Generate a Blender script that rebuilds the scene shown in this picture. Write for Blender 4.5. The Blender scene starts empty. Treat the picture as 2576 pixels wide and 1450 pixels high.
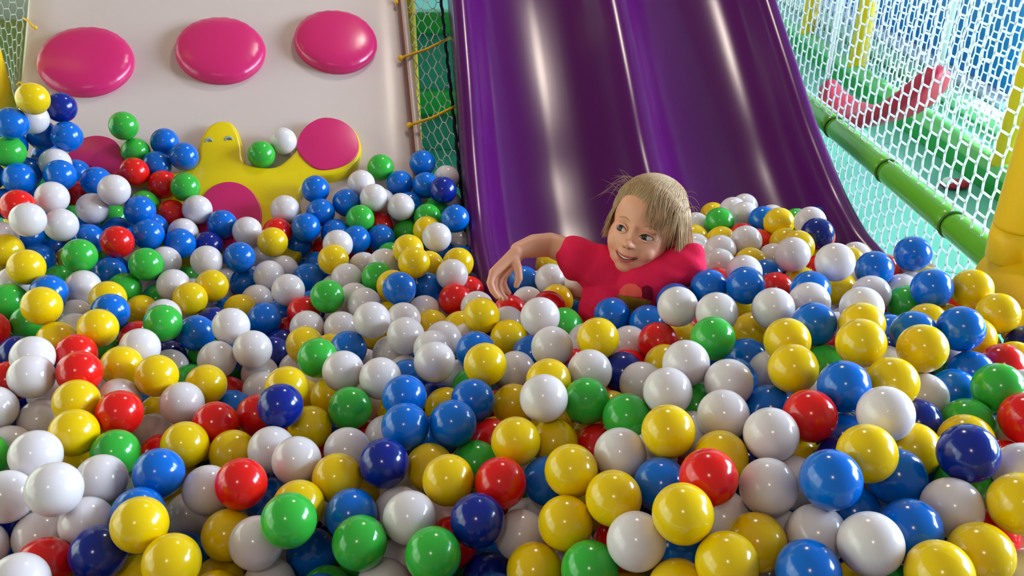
import bpy, bmesh, math, random
import numpy as np
from mathutils import Vector, Matrix, noise

D = bpy.data
SC = bpy.context.scene
COL = SC.collection
rnd = random.Random(11)

# ------------------------------------------------------------------ helpers
def lin(c):
    c = c / 255.0
    return c / 12.92 if c <= 0.04045 else ((c + 0.055) / 1.055) ** 2.4
def rgb(r, g, b):
    return (lin(r), lin(g), lin(b), 1.0)

def mat(name, col, rough=0.4, spec=0.5, coat=0.0, bump=0.0, bscale=60.0, var=0.0, vscale=6.0, sss=0.0, coat_rough=0.08):
    m = D.materials.new(name); m.use_nodes = True
    nt = m.node_tree; b = nt.nodes['Principled BSDF']
    b.inputs['Base Color'].default_value = col
    b.inputs['Roughness'].default_value = rough
    b.inputs['Specular IOR Level'].default_value = spec
    b.inputs['Coat Weight'].default_value = coat
    b.inputs['Coat Roughness'].default_value = coat_rough
    if sss:
        b.inputs['Subsurface Weight'].default_value = sss
        b.inputs['Subsurface Radius'].default_value = (0.02, 0.012, 0.008)
        b.inputs['Subsurface Scale'].default_value = 0.6
    tc = nt.nodes.new('ShaderNodeTexCoord')
    if var:
        n = nt.nodes.new('ShaderNodeTexNoise'); n.inputs['Scale'].default_value = vscale
        n.inputs['Detail'].default_value = 4.0
        nt.links.new(tc.outputs['Object'], n.inputs['Vector'])
        mx = nt.nodes.new('ShaderNodeMix'); mx.data_type = 'RGBA'
        mx.inputs[6].default_value = tuple(min(1, c * (1 - var)) for c in col[:3]) + (1,)
        mx.inputs[7].default_value = tuple(min(1, c * (1 + var)) for c in col[:3]) + (1,)
        nt.links.new(n.outputs['Fac'], mx.inputs[0])
        nt.links.new(mx.outputs[2], b.inputs['Base Color'])
    if bump:
        n2 = nt.nodes.new('ShaderNodeTexNoise'); n2.inputs['Scale'].default_value = bscale
        n2.inputs['Detail'].default_value = 3.0
        nt.links.new(tc.outputs['Object'], n2.inputs['Vector'])
        bp = nt.nodes.new('ShaderNodeBump'); bp.inputs['Strength'].default_value = bump
        bp.inputs['Distance'].default_value = 0.01
        nt.links.new(n2.outputs['Fac'], bp.inputs['Height'])
        nt.links.new(bp.outputs['Normal'], b.inputs['Normal'])
    return m

def link(o, parent=None):
    COL.objects.link(o)
    if parent is not None: o.parent = parent
    return o
def obj(name, me, m=None, parent=None, smooth=True):
    if isinstance(me, bmesh.types.BMesh):
        bm = me; me = D.meshes.new(name); bm.to_mesh(me); bm.free()
    if m is not None and not me.materials: me.materials.append(m)
    if smooth: me.shade_smooth()
    return link(D.objects.new(name, me), parent)
def tag(o, label, cat, group=None, kind=None):
    o['label'] = label; o['category'] = cat
    if group: o['group'] = group
    if kind: o['kind'] = kind
    return o
def empty(name, loc, label, cat, group=None):
    o = D.objects.new(name, None); o.location = loc; o.empty_display_size = 0.05; link(o)
    return tag(o, label, cat, group)
def rel(o, root):
    """vertices were given in world space: move them into the root's space"""
    o.data.transform(Matrix.Translation(-root.location)); return o
def pyd(name, v, fcs, m=None, parent=None, smooth=True):
    me = D.meshes.new(name); me.from_pydata([tuple(p) for p in v], [], fcs); me.update()
    return obj(name, me, m, parent, smooth)
def fix(o):
    bm = bmesh.new(); bm.from_mesh(o.data); bmesh.ops.remove_doubles(bm, verts=bm.verts, dist=1e-6)
    bmesh.ops.recalc_face_normals(bm, faces=bm.faces); bm.to_mesh(o.data); bm.free(); return o
def tube_data(pts, r, n=12, r2=None, cap=True):
    pts = [Vector(p) for p in pts]; V = []; Fc = []
    up = Vector((0, 0, 1)); prev = None
    for i, p in enumerate(pts):
        a = pts[max(i - 1, 0)]; b = pts[min(i + 1, len(pts) - 1)]
        t = (b - a).normalized()
        if prev is None:
            s = t.cross(up)
            if s.length < 1e-3: s = t.cross(Vector((1, 0, 0)))
        else:
            s = prev - t * prev.dot(t)
        s.normalize(); prev = s; w = t.cross(s)
        k = i / max(1, len(pts) - 1)
        rr = (r[i] if isinstance(r, (list, tuple)) else (r if r2 is None else r * (1 - k) + r2 * k))
        for j in range(n):
            an = 2 * math.pi * j / n
            V.append(p + s * (math.cos(an) * rr) + w * (math.sin(an) * rr))
    for i in range(len(pts) - 1):
        for j in range(n):
            Fc.append((i * n + j, i * n + (j + 1) % n, (i + 1) * n + (j + 1) % n, (i + 1) * n + j))
    if cap:
        Fc.append(tuple(range(n - 1, -1, -1))); Fc.append(tuple((len(pts) - 1) * n + j for j in range(n)))
    return V, Fc
class MB:
    def __init__(s): s.v = []; s.f = []
    def add(s, V, Fc):
        k = len(s.v); s.v += list(V); s.f += [tuple(i + k for i in q) for q in Fc]
    def tube(s, pts, r, n=12, r2=None): s.add(*tube_data(pts, r, n, r2)); return s
    def box(s, lo, hi):
        x0, y0, z0 = lo; x1, y1, z1 = hi
        s.add([(x0,y0,z0),(x1,y0,z0),(x1,y1,z0),(x0,y1,z0),(x0,y0,z1),(x1,y0,z1),(x1,y1,z1),(x0,y1,z1)],
              [(3,2,1,0),(4,5,6,7),(0,1,5,4),(1,2,6,5),(2,3,7,6),(3,0,4,7)]); return s
    def ball(s, c, r, seg=16, rings=10, M=None):
        V = []; Fc = []
        rr = r if isinstance(r, (tuple, list)) else (r, r, r)
        for i in range(rings + 1):
            th = math.pi * i / rings
            for j in range(seg):
                ph = 2 * math.pi * j / seg
                q = Vector((rr[0] * math.sin(th) * math.cos(ph), rr[1] * math.sin(th) * math.sin(ph), rr[2] * math.cos(th)))
                if M is not None: q = M @ q
                V.append(Vector(c) + q)
        for i in range(rings):
            for j in range(seg):
                Fc.append((i * seg + j, (i + 1) * seg + j, (i + 1) * seg + (j + 1) % seg, i * seg + (j + 1) % seg))
        s.add(V, Fc); return s
    def build(s, name, m, parent=None, smooth=True, bevel=0):
        o = pyd(name, s.v, s.f, m, parent, smooth); fix(o)
        if bevel:
            bm = bmesh.new(); bm.from_mesh(o.data)
            bmesh.ops.bevel(bm, geom=[e for e in bm.edges if e.is_manifold and e.calc_face_angle() > 0.6], offset=bevel, segments=3, affect='EDGES', profile=0.6)
            bm.to_mesh(o.data); bm.free(); o.data.shade_smooth()
        return o
def bake(o):
    """apply the modifiers of o without operators"""
    dg = bpy.context.evaluated_depsgraph_get(); dg.update()
    me = D.meshes.new_from_object(o.evaluated_get(dg))
    o.modifiers.clear(); old = o.data; o.data = me; D.meshes.remove(old); me.name = o.name
    return o
def remesh(o, voxel, smooth=4, factor=0.5):
    r = o.modifiers.new('r', 'REMESH'); r.mode = 'VOXEL'; r.voxel_size = voxel; r.use_smooth_shade = True
    if smooth:
        s = o.modifiers.new('s', 'SMOOTH'); s.iterations = smooth; s.factor = factor
    bake(o); o.data.shade_smooth(); return o

# ------------------------------------------------------------------ camera model (photo pixels <-> directions)
FPX = 2143.0; PITCH = math.radians(28.0)
CAM = Vector((0, 0, 1.2))
RV = Vector((1, 0, 0)); UV_ = Vector((0, math.sin(PITCH), math.cos(PITCH))); FV = Vector((0, math.cos(PITCH), -math.sin(PITCH)))
def ray(x, y): return RV * ((x - 1288) / FPX) + UV_ * ((725 - y) / FPX) + FV
def at(x, y, z): return CAM + ray(x, y) * z
cd = D.cameras.new('camera'); cam = D.objects.new('camera', cd); COL.objects.link(cam)
cd.sensor_fit = 'HORIZONTAL'; cd.sensor_width = 36.0; cd.lens = FPX / 2576 * 36.0
cd.clip_start = 0.05; cd.clip_end = 100
cam.location = CAM; cam.rotation_euler = (math.radians(90) - PITCH, 0, 0)
SC.camera = cam

# ------------------------------------------------------------------ materials
M = {}
BALLC = {'W': (217, 208, 210), 'B': (0, 102, 200), 'N': (8, 34, 132), 'R': (222, 24, 20), 'Y': (230, 192, 4), 'G': (54, 174, 58)}
BNAME = {'W': 'white', 'B': 'bright_blue', 'N': 'navy_blue', 'R': 'red', 'Y': 'yellow', 'G': 'green'}
for k, c in BALLC.items():
    M['ball' + k] = mat('plastic_' + BNAME[k], rgb(*c), rough=0.16, spec=0.5, sss=0.0)
M['vinyl_white'] = mat('vinyl_white', rgb(202, 186, 182), 0.32, 0.4, bump=0.05, bscale=9)
M['vinyl_pink'] = mat('vinyl_pink', rgb(200, 36, 102), 0.26, 0.45, bump=0.05, bscale=14)
M['vinyl_yellow'] = mat('vinyl_yellow', rgb(224, 196, 6), 0.26, 0.45, bump=0.04, bscale=12)
M['eye_grey'] = mat('vinyl_grey_blue', rgb(150, 168, 172), 0.4)
M['piping'] = mat('brown_piping', rgb(120, 62, 48), 0.7)
M['purple'] = mat('purple_plastic', rgb(79, 14, 88), 0.21, 0.24)
M['net_white'] = mat('white_cord', rgb(240, 242, 244), 0.8, 0.2)
M['net_grey'] = mat('off_white_cord', rgb(196, 200, 196), 0.8, 0.2)
M['rope_black'] = mat('black_rope', rgb(18, 20, 34), 0.8, 0.2, bump=0.6, bscale=200)
M['tie_yellow'] = mat('yellow_cord', rgb(232, 178, 16), 0.6)
M['foam_yellow'] = mat('yellow_foam_sleeve', rgb(238, 196, 12), 0.45, 0.4, var=0.06, vscale=9)
M['foam_green'] = mat('green_foam_sleeve', rgb(96, 174, 28), 0.25, 0.5, var=0.05, vscale=8)
M['tape_green'] = mat('dark_green_tie', rgb(58, 104, 36), 0.6)
M['mat_green'] = mat('green_padding', rgb(24, 150, 52), 0.4, var=0.06)
M['mat_light'] = mat('light_green_padding', rgb(104, 190, 110), 0.35)
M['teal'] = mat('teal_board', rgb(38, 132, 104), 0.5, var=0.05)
M['mint_edge'] = mat('pale_mint_padding', rgb(150, 205, 175), 0.5)
M['blue_pad'] = mat('blue_padding', rgb(18, 120, 205), 0.4, var=0.12, vscale=3)
M['lavender'] = mat('pale_lavender_padding', rgb(190, 205, 235), 0.5)
M['olive'] = mat('olive_padding', rgb(100, 108, 16), 0.5, var=0.05)
M['wall_grey'] = mat('grey_green_paint', rgb(170, 180, 168), 0.7)
M['wall_pale'] = mat('pale_blue_paint', rgb(178, 206, 226), 0.7)
M['seat_red'] = mat('red_swing_plastic', rgb(184, 20, 58), 0.5)
M['skin'] = mat('skin', rgb(222, 158, 128), 0.45, 0.35, sss=0.12)
M['shirt'] = mat('pink_red_cotton', rgb(226, 34, 78), 0.85, 0.15, bump=0.12, bscale=300, var=0.05, vscale=30)
M['hair'] = mat('blond_hair', rgb(186, 154, 114), 0.45, 0.4, var=0.3, vscale=70)
M['coral'] = mat('coral_print', rgb(240, 96, 84), 0.85, 0.1)
M['cone'] = mat('olive_brown_print', rgb(150, 110, 34), 0.85, 0.1)
M['maroon'] = mat('maroon_print', rgb(120, 16, 44), 0.85, 0.1)
M['lip'] = mat('lips', rgb(190, 84, 80), 0.35, 0.4)
M['mouth'] = mat('mouth_inside', rgb(70, 18, 18), 0.5)
M['tooth'] = mat('teeth', rgb(232, 222, 210), 0.3)
M['sclera'] = mat('eye_white', rgb(206, 196, 192), 0.2)
M['iris'] = mat('grey_brown_iris', rgb(40, 36, 34), 0.15)
M['pupil'] = mat('pupil', rgb(10, 9, 9), 0.1)
M['brow'] = mat('eyebrow_hair', rgb(178, 122, 94), 0.7)
M['lash'] = mat('eyelash', rgb(74, 44, 34), 0.7)
M['metal'] = mat('lamp_housing', rgb(210, 210, 210), 0.4)
M['frame'] = mat('window_frame', rgb(235, 238, 240), 0.4)

def translucent(m, fac):
    nt = m.node_tree; b = nt.nodes['Principled BSDF']
    tr = nt.nodes.new('ShaderNodeBsdfTranslucent'); tr.inputs[0].default_value = b.inputs['Base Color'].default_value
    mx = nt.nodes.new('ShaderNodeMixShader'); mx.inputs[0].default_value = fac
    nt.links.new(b.outputs[0], mx.inputs[1]); nt.links.new(tr.outputs[0], mx.inputs[2])
    nt.links.new(mx.outputs[0], nt.nodes['Material Output'].inputs[0])
translucent(M['net_white'], 0.5)
def floor_tone():
    m = mat('mint_puzzle_mats', rgb(104, 190, 164), 0.38, 0.4)
    nt = m.node_tree; b = nt.nodes['Principled BSDF']
    tc = nt.nodes.new('ShaderNodeTexCoord')
    sep = nt.nodes.new('ShaderNodeSeparateXYZ'); nt.links.new(tc.outputs['Object'], sep.inputs[0])
    def mth(op, a, bb=None, v=None):
        n = nt.nodes.new('ShaderNodeMath'); n.operation = op
        if a is not None: nt.links.new(a, n.inputs[0])
        if bb is not None: nt.links.new(bb, n.inputs[1])
        if v is not None: n.inputs[1].default_value = v
        return n.outputs[0]
    def seam(a, c, off):
        w = mth('SINE', mth('MULTIPLY', c, v=60.0)); w = mth('MULTIPLY', w, v=0.009)
        s = mth('ADD', a, w); s = mth('ADD', s, v=off)
        q = mth('PINGPONG', s, v=0.62)
        return mth('LESS_THAN', q, v=0.0022)
    l1 = seam(sep.outputs[0], sep.outputs[1], 0.31); l2 = seam(sep.outputs[1], sep.outputs[0], 0.12)
    mx = nt.nodes.new('ShaderNodeMix'); mx.data_type = 'RGBA'
    mx.inputs[6].default_value = rgb(104, 190, 164); mx.inputs[7].default_value = rgb(34, 92, 70)
    nt.links.new(mth('MAXIMUM', l1, l2), mx.inputs[0]); nt.links.new(mx.outputs[2], b.inputs['Base Color'])
    return m
M['floor'] = floor_tone()

# ------------------------------------------------------------------ setting
def struct(o): o['kind'] = 'structure'; return o
struct(MB().box((-5, -3, -0.1), (6, 8, 0)).build('floor', M['floor'], smooth=False))
struct(MB().box((-1.4, 0.2, 0.0), (0.9, 2.3, 0.02)).build('floor', mat('dark_blue_mat', rgb(20, 30, 62), 0.6), smooth=False))
struct(MB().box((-5, 7.6, 0), (6, 7.75, 3.2)).build('wall_back', M['wall_pale'], smooth=False))
struct(MB().box((-5.1, -3, 0), (-5, 7.6, 3.2)).build('wall_left', M['wall_grey'], smooth=False))
w = MB(); w.box((6, -3, 0), (6.12, 8, 0.6)); w.box((6, -3, 2.9), (6.12, 8, 6.0))  # upper wall raised beyond room height to keep the sun off the pit
for y in (-3, -0.2, 2.6, 5.4): w.box((6, y, 0.6), (6.12, y + 0.25, 2.9))
w.box((6, 7.8, 0.6), (6.12, 8, 2.9))
struct(w.build('wall_right', M['wall_pale'], smooth=False))
glass = D.materials.new('window_glass'); glass.use_nodes = True
gnt = glass.node_tree; gnt.nodes.remove(gnt.nodes['Principled BSDF'])
g1 = gnt.nodes.new('ShaderNodeBsdfTransparent'); g2 = gnt.nodes.new('ShaderNodeBsdfGlossy'); g2.inputs['Roughness'].default_value = 0.02
g3 = gnt.nodes.new('ShaderNodeMixShader'); g3.inputs[0].default_value = 0.06
gnt.links.new(g1.outputs[0], g3.inputs[1]); gnt.links.new(g2.outputs[0], g3.inputs[2]); gnt.links.new(g3.outputs[0], gnt.nodes['Material Output'].inputs[0])
for i, y in enumerate((-2.75, 0.05, 2.85)):
    fr = MB()
    fr.box((6.02, y, 0.6), (6.1, y + 2.55, 0.66)); fr.box((6.02, y, 2.84), (6.1, y + 2.55, 2.9))
    for yy in (y, y + 1.25, y + 2.49): fr.box((6.02, yy, 0.66), (6.1, yy + 0.06, 2.84))
    fo = struct(fr.build('window_%d' % (i + 1), M['frame'], smooth=False))
    MB().box((6.055, y + 0.06, 0.66), (6.06, y + 2.49, 2.84)).build('pane', glass, fo, smooth=False)

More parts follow.
